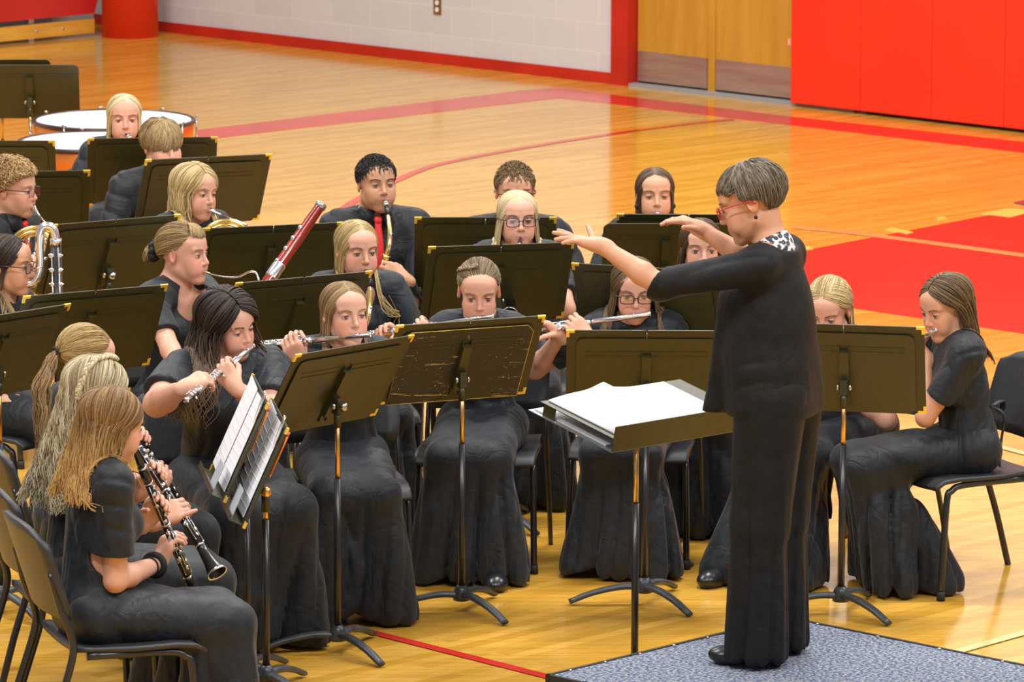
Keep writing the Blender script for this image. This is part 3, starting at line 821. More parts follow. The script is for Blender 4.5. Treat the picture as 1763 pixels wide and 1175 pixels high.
        if fem:
            S.ell(T(0, 0.0, 0.31), V(0.138 * b, 0.10 * b, 0.15), RT); S.ell(T(0, 0, 0.15), V(0.122 * b, 0.098 * b, 0.14), RT, 0.06)
            S.ell(T(0, 0, 0.02), V(0.158 * b, 0.112 * b, 0.11), RT, 0.05)
            if s.outfit == 'suit': S.ell(T(0, -0.01, 0.16), V(0.165, 0.125, 0.26), RT, 0.05); S.ell(T(0, 0.07, 0.1), V(0.15, 0.10, 0.25), RT, 0.05)
            for q in (1, -1): S.ell(T(q * 0.062 * b, 0.078 * b, 0.285), V(0.060 * b, 0.055 * b, 0.058 * b), RT, 0.05)
        else:
            S.ell(T(0, 0, 0.30), V(0.165 * b, 0.115 * b, 0.17), RT); S.ell(T(0, 0.01, 0.12), V(0.15 * b, 0.12 * b, 0.15), RT, 0.06); S.ell(T(0, 0, 0.0), V(0.16 * b, 0.12 * b, 0.1), RT, 0.05)
        a1, a2 = s.sh[1], s.sh[-1]
        S.cap(a1 * 0.92 + a2 * 0.08, a1 * 0.08 + a2 * 0.92, 0.062, 0.062, 0.05)
        nb = 0.052 if fem else 0.056
        for q in (1, -1): S.cap(s.neck + RT @ V(0, -0.012, -0.012), T(q * 0.10, -0.008, 0.432), nb, 0.050, 0.05)
        ak = (1 + (b - 1) * 1.2) * (1 if fem else 1.08)
        cuffs = []
        for q in (1, -1):
            Sh, E, W, h = s.arms[q]
            if s.sleeve == 'short':
                e = Sh + (E - Sh) * 0.70; S.cap(Sh, e, 0.056 * ak, 0.060 * ak, 0.035); cuffs.append((e + nz(E - Sh) * 0.005, nz(E - Sh), q, e))
            else:
                S.cap(Sh, E, 0.057 * ak, 0.053 * ak, 0.035)
                e = E + (W - E) * (0.05 if s.sleeve == 'elbow' else 0.97)
                S.cap(E, e, 0.050 * ak, (0.052 if s.sleeve == 'elbow' else 0.034) * ak, 0.02); cuffs.append((e + nz(W - E) * 0.004, nz(W - E), q, e))
        if s.outfit == 'suit':       # long jacket hanging over the hips
            S.cap(s.Hc + V(-0.055, 0, 0.03), s.Hc + V(-0.06, 0, -0.07), 0.126, 0.138, 0.05); S.cap(s.Hc + V(0.055, 0, 0.03), s.Hc + V(0.06, 0, -0.07), 0.126, 0.138, 0.05)
            S.cap(T(-0.05, 0.12, 0.30), s.Hc + V(-0.06, 0.20, -0.10), 0.03, 0.03, 0.06)
            S.plane(s.Hc + V(0, 0, -0.10), V(0, 0, -1))
        # cut the cuffs flat (only close to each cuff)
        for (p, n_, q, e) in cuffs:
            sl, g = S.sub(e - 0.105, e + 0.105)
            if sl is None: continue
            d = (g[0] - p[0]) * n_[0] + (g[1] - p[1]) * n_[1] + (g[2] - p[2]) * n_[2]
            r = np.sqrt((g[0] - e[0]) ** 2 + (g[1] - e[1]) ** 2 + (g[2] - e[2]) ** 2)
            S.F[sl] = np.where(r < 0.085, np.maximum(S.F[sl], d), S.F[sl]).astype(np.float32)
        # neckline
        S.cap(s.neck + RT @ V(0, 0.012, 0.0), s.neck + RT @ V(0, 0.03, 0.12), 0.058 if fem else 0.056, 0.075, 0.008, 's')
        if s.scoop: S.ell(T(0, 0.085, 0.43 - s.scoop * 0.35), V(0.07, 0.075, 0.05 + s.scoop * 0.5), RT, 0.008, 's')
        if s.outfit == 'suit': S.ell(s.neck + RT @ V(0, -0.01, 0.035), V(0.098, 0.10, 0.055), RT, 0.01, 's')
        sd = abs(hash_(s.label)) % 100
        Hc = s.Hc; A_ = s.arms
        rg = lambda t: (1 - np.abs(np.sin(t))) ** 2.3
        def folds(X, Y, Z):
            n1 = np.sin(9 * X + 1.3 * sd) + np.sin(11 * Y + 7 * Z + sd); n2 = np.sin(6 * X + 13 * Z + sd)
            f = (0.0095 if s.outfit != 'suit' else 0.002) * rg(17 * Z + 1.6 * n1 + 7 * np.abs(X)) * np.exp(-((Z - Hc[2] - 0.12) / 0.10) ** 2)
            arm = np.clip((np.abs(X) - 0.155) / 0.04, 0, 1)
            f += 0.0085 * rg(24 * Z - 17 * np.abs(X) + 9 * Y + 1.5 * n2) * arm
            f += (0.0065 if s.outfit != 'suit' else 0.0035) * rg(13 * X + 9 * Z * (s.outfit != 'suit') + 8 * Y + 1.4 * n1) * (1 - arm) * 0.9
            return f - 0.002
        S.warp(folds)
        v, q = S.mesh(); nm = {'dress': 'dress', 'suit': 'jacket', 'shirt': 'shirt'}[s.outfit]
        ob = link_mesh(nm if s.outfit != 'dress' else 'dress_top', fast_mesh(nm, v, q), root, [m_])
        # lower half
        Hc = s.Hc; legs = {}
        if s.sit:
            kw = 0.088 * (1 + (b - 1) * 0.8); kn = s.knees or (0.44, 0.42)
            S = SDF(V(-0.36, -0.22, -0.005), V(0.36, 0.82, Hc[2] + 0.16), 0.0095 / det)
            tr = (0.086 if fem else 0.084) * (1 + (b - 1) * 0.9)
            for q in (1, -1):
                hipj = V(q * 0.085 * b, 0.0, Hc[2]); kj = V(q * kw, kn[0], 0.475 + (tr - .09)); aj = V(q * (kw + .01), kn[1], 0.07)
                legs[q] = (hipj, kj, aj)
                S.cap(hipj, kj, tr * 1.12, tr * 0.86, 0.05)
                if fem:
                    S.cap(kj - V(0, 0.0, 0.0), aj + V(q * 0.03, 0.01, -.03), tr * 0.84, 0.102, 0.04); S.cap(kj - V(0, 0.10, 0.04), aj + V(q * 0.03, -s.hemback, -.03), 0.06, 0.085, 0.05)
                else: S.cap(kj, aj, 0.072, 0.066, 0.03)
            S.ell(Hc + V(0, 0.02, -0.01), V(0.155 * b, 0.112 * b, 0.088), None, 0.06)
            if fem:
                S.cap(V(0, 0.05, Hc[2] - 0.02), V(0, kn[0] - 0.03, 0.475), tr * 0.9, tr * 0.8, 0.07)
                S.cap(V(0, kn[0] - 0.02, 0.46), V(0, kn[1] + .01, 0.08), tr * 0.7, 0.10, 0.07)
            S.plane(V(0, 0, 0.018), V(0, 0, -1)) if fem else None
            def f2(X, Y, Z):
                low = np.clip((0.46 - Z) / 0.36, 0, 1); ph = np.arctan2(X, Y - 0.30)
                f = low ** 0.7 * (0.042 * rg(4.2 * ph + 1.6 * np.sin(1.7 * ph + sd) + 1.8 * Z * np.sin(3 * ph + sd)) + 0.014 * rg(9.5 * ph + sd + 1.5 * np.sin(5 * Z + ph)) - 0.011)
                thigh = np.clip((Z - 0.40) / 0.08, 0, 1)
                f += thigh * (0.017 * rg(10 * Y + 1.3 * np.sin(7 * X + sd) + 9 * np.abs(X)) * np.clip(1.2 - Y / 0.5, 0.2, 1) - 0.002)
                f += 0.016 * rg(5.5 * Z + 4.5 * X * np.sign(np.sin(sd)) + 3.2 * Y + 0.9 * np.sin(8 * X + sd)) * np.exp(-((Z - 0.36) / 0.12) ** 2)
                return f if fem else f * 0.45
            S.warp(f2)
            v, q = S.mesh()
            link_mesh('skirt' if fem else 'trousers', fast_mesh('skirt', v, q), root, [m_ if fem else SHIRT])
        else:
            S = SDF(V(-0.34, -0.32, -0.005), V(0.34, 0.32, Hc[2] + 0.12), 0.0085)
            for q in (1, -1):
                hipj = V(q * 0.085, 0, Hc[2] - 0.04); aj = V(q * 0.105, 0.02 + q * s.__dict__.get('stride', 0), 0.08); kj = V(q * 0.098, 0.02, 0.47)
                legs[q] = (hipj, kj, aj)
                S.cap(hipj, kj, 0.110, 0.092, 0.045); S.cap(kj, aj + V(0, 0.0, -0.03), 0.092, 0.104, 0.03)
                S.cap(hipj + V(0, -0.03, 0), kj + V(0, -0.02, 0), 0.105, 0.08, 0.03)
            S.ell(Hc + V(0, -0.02, 0.0), V(0.140, 0.115, 0.12), None, 0.05)
            S.plane(V(0, 0, 0.022), V(0, 0, -1))
            def f3(X, Y, Z):
                low = np.clip((0.86 - Z) / 0.8, 0.1, 1); ph = np.arctan2(X - np.sign(X) * 0.1, Y)
                return low * (0.020 * rg(3 * ph + 0.8 * np.sin(2.1 * Z + sd)) + 0.007 * rg(7.5 * ph + 1.2 * np.sin(6 * Z)) - 0.006)
            S.warp(f3)
            v, q = S.mesh(); link_mesh('trousers', fast_mesh('trousers', v, q), root, [m_])
        s.legs = legs
        if s.outfit == 'shirt':
            mb = MB()
            up_ = s.RT
            ring = [s.neck + up_ @ V(0.066 * math.sin(a), 0.008 + 0.066 * math.cos(a), 0.028 + 0.012 * -math.cos(a)) for a in np.linspace(0.25, 2 * math.pi - 0.25, 22)]
            mb.tube(ring, 0.021, 8, 0, True, 0.4, up=V(0, 1, 0))
            for q in (1, -1):
                mb.add([s.neck + up_ @ V(q * 0.012, 0.085, 0.035), s.neck + up_ @ V(q * 0.068, 0.045, 0.045), s.neck + up_ @ V(q * 0.072, 0.082, -0.015), s.neck + up_ @ V(q * 0.034, 0.112, -0.030),
                        s.neck + up_ @ V(q * 0.012, 0.075, 0.035), s.neck + up_ @ V(q * 0.060, 0.035, 0.045), s.neck + up_ @ V(q * 0.068, 0.070, -0.015), s.neck + up_ @ V(q * 0.034, 0.10, -0.030)],
                       [(0, 1, 2, 3), (7, 6, 5, 4), (0, 4, 5, 1), (1, 5, 6, 2), (2, 6, 7, 3), (3, 7, 4, 0)])
            mb.build('collar', SHIRT, root)
            tie = MB()
            P = [(0, 0.088, 0.012), (0, 0.104, -0.02), (0, 0.118, -0.08), (0, 0.126, -0.16), (0, 0.122, -0.27), (0, 0.125, -0.34)]
            P = [s.neck + up_ @ V(*p) for p in P]
            tie.tube(P, [0.018, 0.014, 0.020, 0.026, 0.032, 0.012], 8, 0, True, 0.3, up=V(0, 1, 0)); tie.ell(s.neck + up_ @ V(0, 0.098, 0.0), (0.017, 0.013, 0.017))
            if s.__dict__.get('tie', True): tie.build('necktie', RED, root)
            btn = MB()
            for h in (0.09, 0.16, 0.23): btn.ell(s.neck + up_ @ V(0.035, 0.118, -h), (0.005, 0.003, 0.005))
    def make_shoes(s, root):
        for q in (1, -1):
            aj = s.legs[q][2]; heel = s.shoes == 'heels'
            S = SDF(aj + V(-0.1, -0.16, -0.12), aj + V(0.1, 0.30, 0.10), 0.0055)
            z = aj[2] - (0.035 if not heel else 0.01)
            f = V(q * 0.12, 1, 0); f = nz(f); h0 = V(aj[0], aj[1] - 0.05, 0)
            if s.shoes == 'out' and q == 1: f = nz(V(0.9, 0.35, 0)); h0 = h0 + V(0.02, 0.06, 0)

            if heel:
                h0 = h0 - f * 0.015; S.cap(h0 + V(0, 0, 0.085), h0 + f * 0.16 + V(0, 0, 0.025), 0.033, 0.034); S.ell(h0 + f * 0.17 + V(0, 0, 0.03), (0.045, 0.055, 0.028), None, 0.02)
                S.cap(h0 + V(0, -0.005, 0.06), h0 + V(0, -0.005, 0.01), 0.020, 0.018, 0.01)
            else:
                S.cap(h0 + V(0, 0, 0.04), h0 + f * 0.20 + V(0, 0, 0.028), 0.034, 0.036); S.ell(h0 + f * 0.18 + V(0, 0, 0.028), (0.043, 0.07, 0.028), None, 0.02)
                if s.female: S.ell(h0 + f * 0.06 + V(0, 0, 0.075), (0.032, 0.085, 0.035), None, 0.006, 's')
            S.plane(V(0, 0, 0.002), V(0, 0, -1))
            v, qd = S.mesh(); link_mesh('shoe', fast_mesh('shoe', v, qd), root, [SHOE])
            if s.female and not heel:
                S = SDF(aj + V(-0.08, -0.12, -0.1), aj + V(0.08, 0.2, 0.1), 0.0055)
                S.cap(h0 + V(0, 0.01, 0.055), h0 + f * 0.13 + V(0, 0, 0.040), 0.031, 0.026); S.cap(h0 + V(0, 0.02, 0.06), h0 + V(0, 0.03, 0.15), 0.033, 0.036, 0.03)
                v, qd = S.mesh(); link_mesh('foot', fast_mesh('foot', v, qd, True, np.tile(np.array(s.skin), (len(v), 1))), root, [SKIN])
    def make_glasses(s, root):
        m = FRAMER if s.glasses == 'red' else FRAMEB
        g = empty('glasses'); g.parent = root
        mb = MB(); H = lambda p: s.hp(p)
        for q in (1, -1):
            loop = []
            for a in np.linspace(0, 2 * math.pi, 25)[:-1]:
                ca, sa = math.cos(a), math.sin(a); ex = 0.55
                x = 0.0255 * abs(ca) ** ex * np.sign(ca); z = 0.0175 * abs(sa) ** ex * np.sign(sa)
                loop.append(H((q * 0.0335 + x, 0.1035 - 0.10 * abs(q * 0.0335 + x) ** 1.0 * 0.22, -0.006 + z)))
            loop.append(loop[0]); loop.append(loop[1])
            mb.tube(loop, 0.0021 if s.glasses != 'thin' else 0.0014, 6, 0, False)
            l = MB(); l.add([H((q * 0.0335, 0.1025, -0.006))] + loop[:24], [(0, i + 1, (i + 1) % 24 + 1) for i in range(24)], 0, True)
            l.build('lens', LENS, g)
            t = MB(); t.tube([H((q * 0.0585, 0.101, 0.004)), H((q * 0.076, 0.088, 0.004)), H((q * 0.083, 0.04, 0.003)), H((q * 0.084, -0.005, 0.0)), H((q * 0.083, -0.022, -0.015))], 0.0021, 6); t.build('temple', m, g)
        mb.tube([H((-0.009, 0.1035, -0.002)), H((0, 0.108, 0.001)), H((0.009, 0.1035, -0.002))], 0.0018, 6)
        mb.build('frame', m, g)
    # ---- hair
    def finish(s, P, head=True, collide=True):
        if collide:
            P = P.copy()
            c1, c2 = s.sh[1] * 0.90 + s.sh[-1] * 0.10, s.sh[1] * 0.10 + s.sh[-1] * 0.90
            ab = c2 - c1; t = ((P - c1) @ ab) / (ab @ ab); q = c1 + t[..., None] * ab; d = P - q
            d = d + s.RT @ V(0, -0.012, 0); L = np.linalg.norm(d, axis=-1, keepdims=True)
            wgt = (np.clip(np.minimum(t, 1 - t) * 4 + 1.0, 0, 1))[..., None]
            jit = (0.082 + 0.006 * ((np.arange(P.shape[0]) * 0.618) % 1)[:, None, None]) * wgt
            P = np.where(L < jit, q + d / np.maximum(L, 1e-4) * jit, P)
            for (a, b_, r) in ( (s.neck, s.Hh - V(0, 0, .05), 0.060), (s.T(0.06, 0.01, 0.33), s.T(0.06, 0.01, 0.2), 0.125 * s.bulk), (s.T(-0.06, 0.01, 0.33), s.T(-0.06, 0.01, 0.2), 0.125 * s.bulk)):
                ab = b_ - a; t = np.clip(((P - a) @ ab) / (ab @ ab), 0, 1); q = a + t[..., None] * ab; d = P - q; L = np.linalg.norm(d, axis=-1, keepdims=True)
                jit = r + 0.004 + 0.006 * ((np.arange(P.shape[0]) * 0.618) % 1)[:, None, None]
                P = np.where(L < jit, q + d / np.maximum(L, 1e-4) * jit, P)
        return P
    def make_hair(s, root):
        h = dict(kind='long', N=420, length=0.36, pal=((0.30, 0.18, 0.08), (0.5, 0.33, 0.16)), part=0.0, wave=0.0, wf=38.0, vol=0.010, az0=64, r=0.0033, front=0.25, spread=0.0, tips=None, flare=0.0, back=0.08); h.update(s.hair)
        h['N'] = int(h['N'] * 1.9); h['r'] *= 0.70; h['az0'] -= 6
        k = h['kind']; N = h['N']; pal = h['pal']; parts = []; H = s.hs
        tl = lambda P: s.Hh + (P * H) @ s.Rh.T
        if k in ('long', 'half'):
            cv, cq, cc = cap_mesh(pal, 0.005); parts.append((tl(cv), cq, cc))
            u = nrs.rand(N) ** 0.85; side = np.where(nrs.rand(N) < 0.5 + h['part'] * -4, 1, -1)
            al = RAD(38) + u * RAD(112) + nrs.uniform(-0.12, 0.12, N)
            px_ = h['part'] * 12 * np.ones(N) * 0.0
            r0 = np.stack([side * 0.03 + h['part'] / 0.08, np.cos(al), np.sin(al)], -1); r0 /= np.linalg.norm(r0, axis=1, keepdims=True)
            az = side * (RAD(h['az0']) + u * (math.pi - RAD(h['az0']))) + nrs.uniform(-0.05, 0.05, N); el = np.radians(-16 + nrs.uniform(-6, 6, N) + 4 * np.cos(az))
            r1 = sph(az, el)
            K1, K2 = 10, 16
            off = h['vol'] * (0.35 + 0.65 * nrs.rand(N))
            t = np.linspace(0, 1, K1)
            P1 = np.stack([on_skull(slerp(r0, r1, tt), (off * (0.45 + 0.55 * math.sin(min(1, tt * 1.3) * math.pi / 2)) + h['flare'] * 0.02 * tt)[:, None]) for tt in t], 1)
            P1 = tl(P1)
            end = P1[:, -1]; dirn = P1[:, -1] - P1[:, -2]; dirn /= np.linalg.norm(dirn, axis=1, keepdims=True)
            L = h['length'] * nrs.uniform(0.72, 1.05, N) - 0.02
            outw = end - s.Hh; outw[:, 2] = 0; outw /= np.maximum(np.linalg.norm(outw, axis=1, keepdims=True), 1e-5)
            ph = nrs.uniform(0, 6.28, N) if h['wave'] > 0.008 else nrs.uniform(0, 1.6, N)
            P2 = []
            g = V(0, 0, -1); lt = np.stack([-outw[:, 1], outw[:, 0], 0 * outw[:, 0]], 1)
            cur = end.copy(); dv = dirn.copy()
            for j in range(1, K2 + 1):
                dv = dv * 0.62 + g * 0.38; dv /= np.linalg.norm(dv, axis=1, keepdims=True)
                cur = cur + dv * (L / K2)[:, None] + outw * (h['spread'] * L / K2)[:, None]
                cur = cur + (s.RT @ V(0, -1, 0))[None] * (h['back'] * L / K2 * np.clip(1.6 * (1 - np.abs(u - 0.0)), 0, 1))[:, None]
                sx_ = L * j / K2
                wv = h['wave'] * (0.3 + 0.7 * j / K2)
                P2.append(cur + lt * (wv * np.sin(h['wf'] * sx_ + ph))[:, None] + outw * (wv * 0.7 * np.cos(h['wf'] * sx_ + ph))[:, None])
            P = np.concatenate([P1, np.stack(P2, 1)], 1)
            P = s.finish(P)
            M = P.shape[1]; rr = h['r'] * nrs.uniform(0.7, 1.25, (N, 1)) * np.interp(np.linspace(0, 1, M), [0, 0.1, 0.75, 1], [0.7, 1, 1.05, 0.45])[None, :]
            col = tone(N, pal)
            if h['tips'] is not None:
                f = np.clip((np.linspace(0, 1, M) - 0.4) * 2.0, 0, 1)[None, :, None]; tc_ = np.array(h['tips'])[None, None, :] * nrs.uniform(0.85, 1.15, (N, 1, 1))
                col = col[:, None, :] * (1 - f) + tc_ * f
            parts.append(strands(P, rr, col))
        if k in ('back', 'half', 'bun', 'pony'):
            if k != 'half': cv, cq, cc = cap_mesh(pal, 0.004); parts.append((tl(cv), cq, cc))
            n2 = N if k != 'half' else int(N * 0.4)
            az = nrs.uniform(-math.pi, math.pi, n2)
            lim = math.pi if k != 'half' else 1.5
            az = az * lim / math.pi
            hl = hairline(az); r0 = sph(az, hl + nrs.rand(n2) ** 1.5 * RAD(35)); g_ = np.radians(h.get('gather', -8)); r1 = sph(np.full(n2, math.pi) + nrs.uniform(-0.10, 0.10, n2), np.full(n2, g_) + nrs.uniform(-0.1, 0.1, n2))
            off = 0.003 + h['vol'] * (0.3 + 0.5 * nrs.rand(n2))
            P = np.stack([on_skull(slerp(r0, r1, tt), (off * (0.25 + 0.75 * math.sin(tt * math.pi * 0.9) ** 0.7))[:, None]) for tt in np.linspace(0, 1, 12)], 1)
            P = tl(P); rr = h['r'] * nrs.uniform(0.6, 1.1, (n2, 1)) * np.linspace(0.7, 1, 12)[None, :]
            parts.append(strands(P, rr, tone(n2, pal)))
            gp = tl(on_skull(sph(np.array([math.pi]), np.array([g_])), 0.012))[0]
            bk = s.Rh @ V(0, -1, 0)
            if k == 'pony':
                n3 = 160; L = h['length']; M = 16; tt = np.linspace(0, 1, M)
                u = nrs.normal(size=(n3, 3)); u /= np.linalg.norm(u, axis=1, keepdims=True); rad = nrs.rand(n3) ** 0.5
                cen = gp + bk * 0.012 + np.stack([bk * (0.055 * min(1, 2.5 * q)) + V(0, 0, -1) * (L * (q ** 1.15)) for q in tt])
                wid = np.interp(tt, [0, 0.08, 0.4, 1], [0.012, 0.02, 0.034, 0.022])
                P = cen[None] + u[:, None, :] * rad[:, None, None] * wid[None, :, None] * V(1, 1, 0.4) + 0.005 * np.sin(20 * tt[None, :, None] + nrs.rand(n3, 1, 1) * 5)
                P = s.finish(P); parts.append(strands(P, np.tile(h['r'] * np.interp(tt, [0, .7, 1], [1, 1, .3]), (n3, 1)), tone(n3, h.get('pal2', pal))))
                mb = MB(); ringp = [gp + bk * 0.018 + s.Rh @ V(0.016 * math.cos(a), 0.004, 0.016 * math.sin(a)) for a in np.linspace(0, 6.5, 14)]; mb.tube(ringp, 0.006, 6); mb.build('hair_tie', RUBBER, root)
            if k == 'bun':
                c = gp + bk * 0.028 + s.Rh @ V(0, 0, -0.012); n3 = 90; M = 14; tt = np.linspace(0, 1, M)
                a0 = nrs.uniform(0, 6.28, n3); tilt = nrs.uniform(-0.9, 0.9, n3); rd = nrs.uniform(0.018, 0.032, n3)
                P = c + np.stack([np.stack([rd * np.cos(a0 + 3.5 * q), tilt * 0.014 + 0.006 * np.sin(5 * q + a0) - .012, rd * np.sin(a0 + 3.5 * q) - 0.010 * q], 1) for q in tt], 1) @ s.Rh.T
                parts.append(strands(P, np.tile(h['r'] * np.interp(tt, [0, .8, 1], [1, 1, .3]), (n3, 1)), tone(n3, h.get('pal2', pal))))
                if h.get('scrunchie'):
                    mb = MB(); rp = [gp + bk * 0.010 + s.Rh @ V((0.031 + 0.004 * math.sin(9 * a)) * math.cos(a), 0.006 * math.sin(7 * a), (0.031 + 0.004 * math.sin(9 * a)) * math.sin(a)) for a in np.linspace(0, 2 * math.pi, 60)]
                    mb.tube(rp, 0.0125, 7, 0, False); mb.build('scrunchie', RUBBER, root)
        if h.get('bangs'):
            n4 = h.get('nb', 130) * 2; x = nrs.uniform(-1, 1, n4); az = x * RAD(h.get('bw', 48)); blen = h['bangs']
            cx0 = h.get('sweep', 0)
            r0 = sph(az * 0.35 + cx0 * -0.5, np.radians(72) + 0 * az); r1 = sph(az + cx0, np.full(n4, RAD(blen)) + nrs.uniform(-.05, .05, n4) + 0.10 * np.abs(x))
            tt = np.linspace(0, 1, 10)
            P = np.stack([on_skull(slerp(r0, r1, q), (0.010 + 0.008 * math.sin(q * 2.4)) * np.ones((n4, 1)) + nrs.uniform(0, 0.004, (n4, 1))) for q in tt], 1)
            parts.append(strands(tl(P), h['r'] * 0.9 * np.tile(np.interp(tt, [0, .8, 1], [.8, 1, .3]), (n4, 1)), tone(n4, pal)))
        if k in ('short', 'curly', 'pixie', 'mop'):
            low = {'short': hairline, 'curly': hairline, 'pixie': hairline, 'mop': hairline}[k]
            cv, cq, cc = cap_mesh(pal, 0.006 if k != 'pixie' else 0.012, low); parts.append((tl(cv), cq, cc))
            az = nrs.uniform(-math.pi, math.pi, N); lo = low(az); el = lo + (1 - np.sqrt(nrs.rand(N))) * (math.pi / 2 - lo) * 1.0
            el = np.where(nrs.rand(N) < 0.45, nrs.uniform(0.3, 1.5, N), el); el = np.maximum(el, lo)
            r0 = sph(az, el)
            Ld = h['length'] / 0.09
            if k == 'short': tgt_az = az * 0.7; tgt_el = el - Ld * 0.9
            elif k == 'curly': tgt_az = az + nrs.uniform(-.3, .3, N); tgt_el = el - Ld * 0.6
            else: tgt_az = az + np.where(np.abs(az) < 1.2, -h.get('comb', 0.25), 0.0); tgt_el = el - Ld
            floor_ = low(tgt_az) - h.get('over', 0.10) * (1 + h.get('nape', 0) * (np.abs(tgt_az) > 1.9)) - h.get('fr', 0.0) * (np.abs(tgt_az) < 0.9)
            tgt_el = np.maximum(tgt_el, floor_ + nrs.uniform(-.06, .06, N))
            r1 = sph(tgt_az, tgt_el); M = 9
            if k == 'short':
                top_ = np.clip((el - 0.55) / 0.5, 0, 1)[:, None]
                dv = top_ * V(0.12, 1.0, -0.15) + (1 - top_) * V(0, 0.25, -1.0) + nrs.normal(0, 0.28, (N, 3)); r1 = r0 + dv * Ld * 0.85; r1 /= np.linalg.norm(r1, axis=1, keepdims=True)
            tt = np.linspace(0, 1, M)
            vb = h['vol']; off0 = 0.004; top = np.clip(np.sin(el), 0, 1)
            lift = vb * (0.35 + 0.65 * nrs.rand(N)) * (0.35 + 0.65 * np.clip((np.degrees(el) + (55 if k == 'pixie' else 25)) / 60, 0, 1))
            P = np.stack([on_skull(slerp(r0, r1, q + 1e-4), (off0 + lift * math.sin(min(1.0, q * 1.25) * math.pi * (0.5 if k == 'short' else 0.72)))[:, None]) for q in tt], 1)
            if k == 'curly':
                a0 = nrs.uniform(0, 6.28, (N, 1)); w = 0.0085; aa = a0 + tt[None, :] * 9
                ax1 = nrs.normal(size=(N, 1, 3)); ax1 /= np.linalg.norm(ax1, axis=2, keepdims=True); ax2 = nrs.normal(size=(N, 1, 3)); ax2 -= ax1 * (ax1 * ax2).sum(2, keepdims=True); ax2 /= np.linalg.norm(ax2, axis=2, keepdims=True)
                P = P + w * (np.cos(aa)[..., None] * ax1 + np.sin(aa)[..., None] * ax2); d0 = r0[:, None, :]; P = P + d0 * 0.006
            parts.append(strands(tl(P), h['r'] * nrs.uniform(0.7, 1.2, (N, 1)) * np.interp(tt, [0, .1, .7, 1], [.7, 1, .9, .25])[None, :], tone(N, pal, 0.2)))
        if h.get('braid'):
            pts = [tl(on_skull(sph(np.array([RAD(a)]), np.array([RAD(e)])), h.get('boff', 0.012)))[0] for a, e in h['braid']]
            if h.get('braid_drop'): pts += [pts[-1] + V(0, 0, -1) * q + s.Rh @ V(0, -1, 0) * 0.01 for q in np.linspace(0.02, h['braid_drop'], 4)]
            sp = smooth_path(pts, 10); mb = MB(); n5 = len(sp)
            vv = []; 
            for ph0 in (0, 2 * math.pi / 3, 4 * math.pi / 3):
                path = []
                for i, p in enumerate(sp):
                    t = nz(sp[min(i + 1, n5 - 1)] - sp[max(0, i - 1)]); o_ = nz(p - s.hp(SC)); l_ = np.cross(t, o_); a = i * 0.55 + ph0
                    path.append(p + l_ * 0.0070 * math.sin(a) + o_ * 0.0035 * math.sin(2 * a))
                vv.append(path)
            Pb = np.array(vv); parts.append(strands(Pb, np.full(Pb.shape[:2], h.get('br', 0.0044)), np.array([np.array(pal[-2]) * f for f in (1.0, 0.75, 1.15)]), 8, 0.9))
        v, q, c = merge(parts)
        link_mesh('hair', fast_mesh('hair', v, q, True, np.clip(c, 0, 1)), root, [HAIR])
def hash_(t): return sum((i + 1) * ord(c) for i, c in enumerate(t))
def s_y(hv, x, z):
    m = (np.abs(hv[:, 0] - x) < 0.0035) & (np.abs(hv[:, 2] - z) < 0.0035) & (hv[:, 1] > 0.03)
    return (hv[m, 1].max() if m.any() else 0.085) + 0.0004

# ------------------------------------------------------------------ props
class Thing:
    def __init__(s, name, base, label, cat, group=None, R=None):
        s.b = np.array(base, float); s.R = np.eye(3) if R is None else R
        s.o = empty(name, s.b, R); tag(s.o, label, cat, group)
    def part(s, name, mb, mats, label=None, parent=None, local=False):
        if not local: mb.v = [tuple(s.R.T @ (np.array(p) - s.b)) for p in mb.v]
        o = mb.build(name, mats, parent or s.o)
        if label: o['label'] = label
        return o
def perp(a, hint):
    a = nz(a); return nz(np.asarray(hint, float) - a * np.dot(a, hint))

def flute(A, d, label, L=0.67, up=(0, 0.2, 1), out=(0, -1, 0), name='flute'):
    """A crown end, d direction to the foot"""
    d = nz(d); u = perp(d, up); o = np.cross(d, u)
    k = L / 0.67; p = lambda t: A + d * t * k
    th = Thing(name, A, label, name, 'silver flutes' if name == 'flute' else None); R = 0.0098 if name == 'flute' else 0.0085
    m = MB().tube([p(-0.0), p(0.006), p(0.23)], [R * .9, R, R], 14); m.tube([p(0.22), p(0.255)], R * 1.13, 14); m.lathe([(R * 1.05, -0.002), (R * 1.05, 0.004)], p(0), d, 14)
    m.ell(p(0.055) + u * R * 0.75, (0.0125, 0.0085, 0.004), np.array([d, np.cross(u, d), u]).T); th.part('head_joint', m, SILVER)
    m = MB().tube([p(0.25), p(0.555)], R, 14)
    for t in (0.25, 0.40, 0.555): m.tube([p(t - .004), p(t + .004)], R * 1.12, 14)
    th.part('body_tube', m, SILVER)
    m = MB().tube([p(0.555), p(0.665), p(0.67)], [R, R, R * 1.1], 14); m.tube([p(0.666), p(0.6705)], R * 1.1, 14); th.part('foot_joint', m, SILVER)
    m = MB()
    for t in (0.285, 0.31, 0.345, 0.368, 0.39, 0.425, 0.455, 0.478, 0.50, 0.53, 0.575, 0.60, 0.625):
        c = p(t) + u * R; m.lathe([(0.0075, 0.0), (0.0082, 0.0015), (0.0082, 0.004), (0.0045, 0.0048)], c, u, 12)
        m.tube([c + u * 0.003, p(t) + (u * .9 + o * 1.3) * R], 0.0014, 5)
    for (a, b) in ((0.27, 0.41), (0.415, 0.55), (0.565, 0.64)): m.tube([p(a) + (u * .8 + o * 1.5) * R, p(b) + (u * .8 + o * 1.5) * R], 0.0019, 6)
    for t in (0.33, 0.47, 0.60): m.tube([p(t) - o * R + u * .003, p(t + .022) - o * 2.2 * R + u * .004], [.002, .004], 6)
    th.part('key', m, SILVER); return th

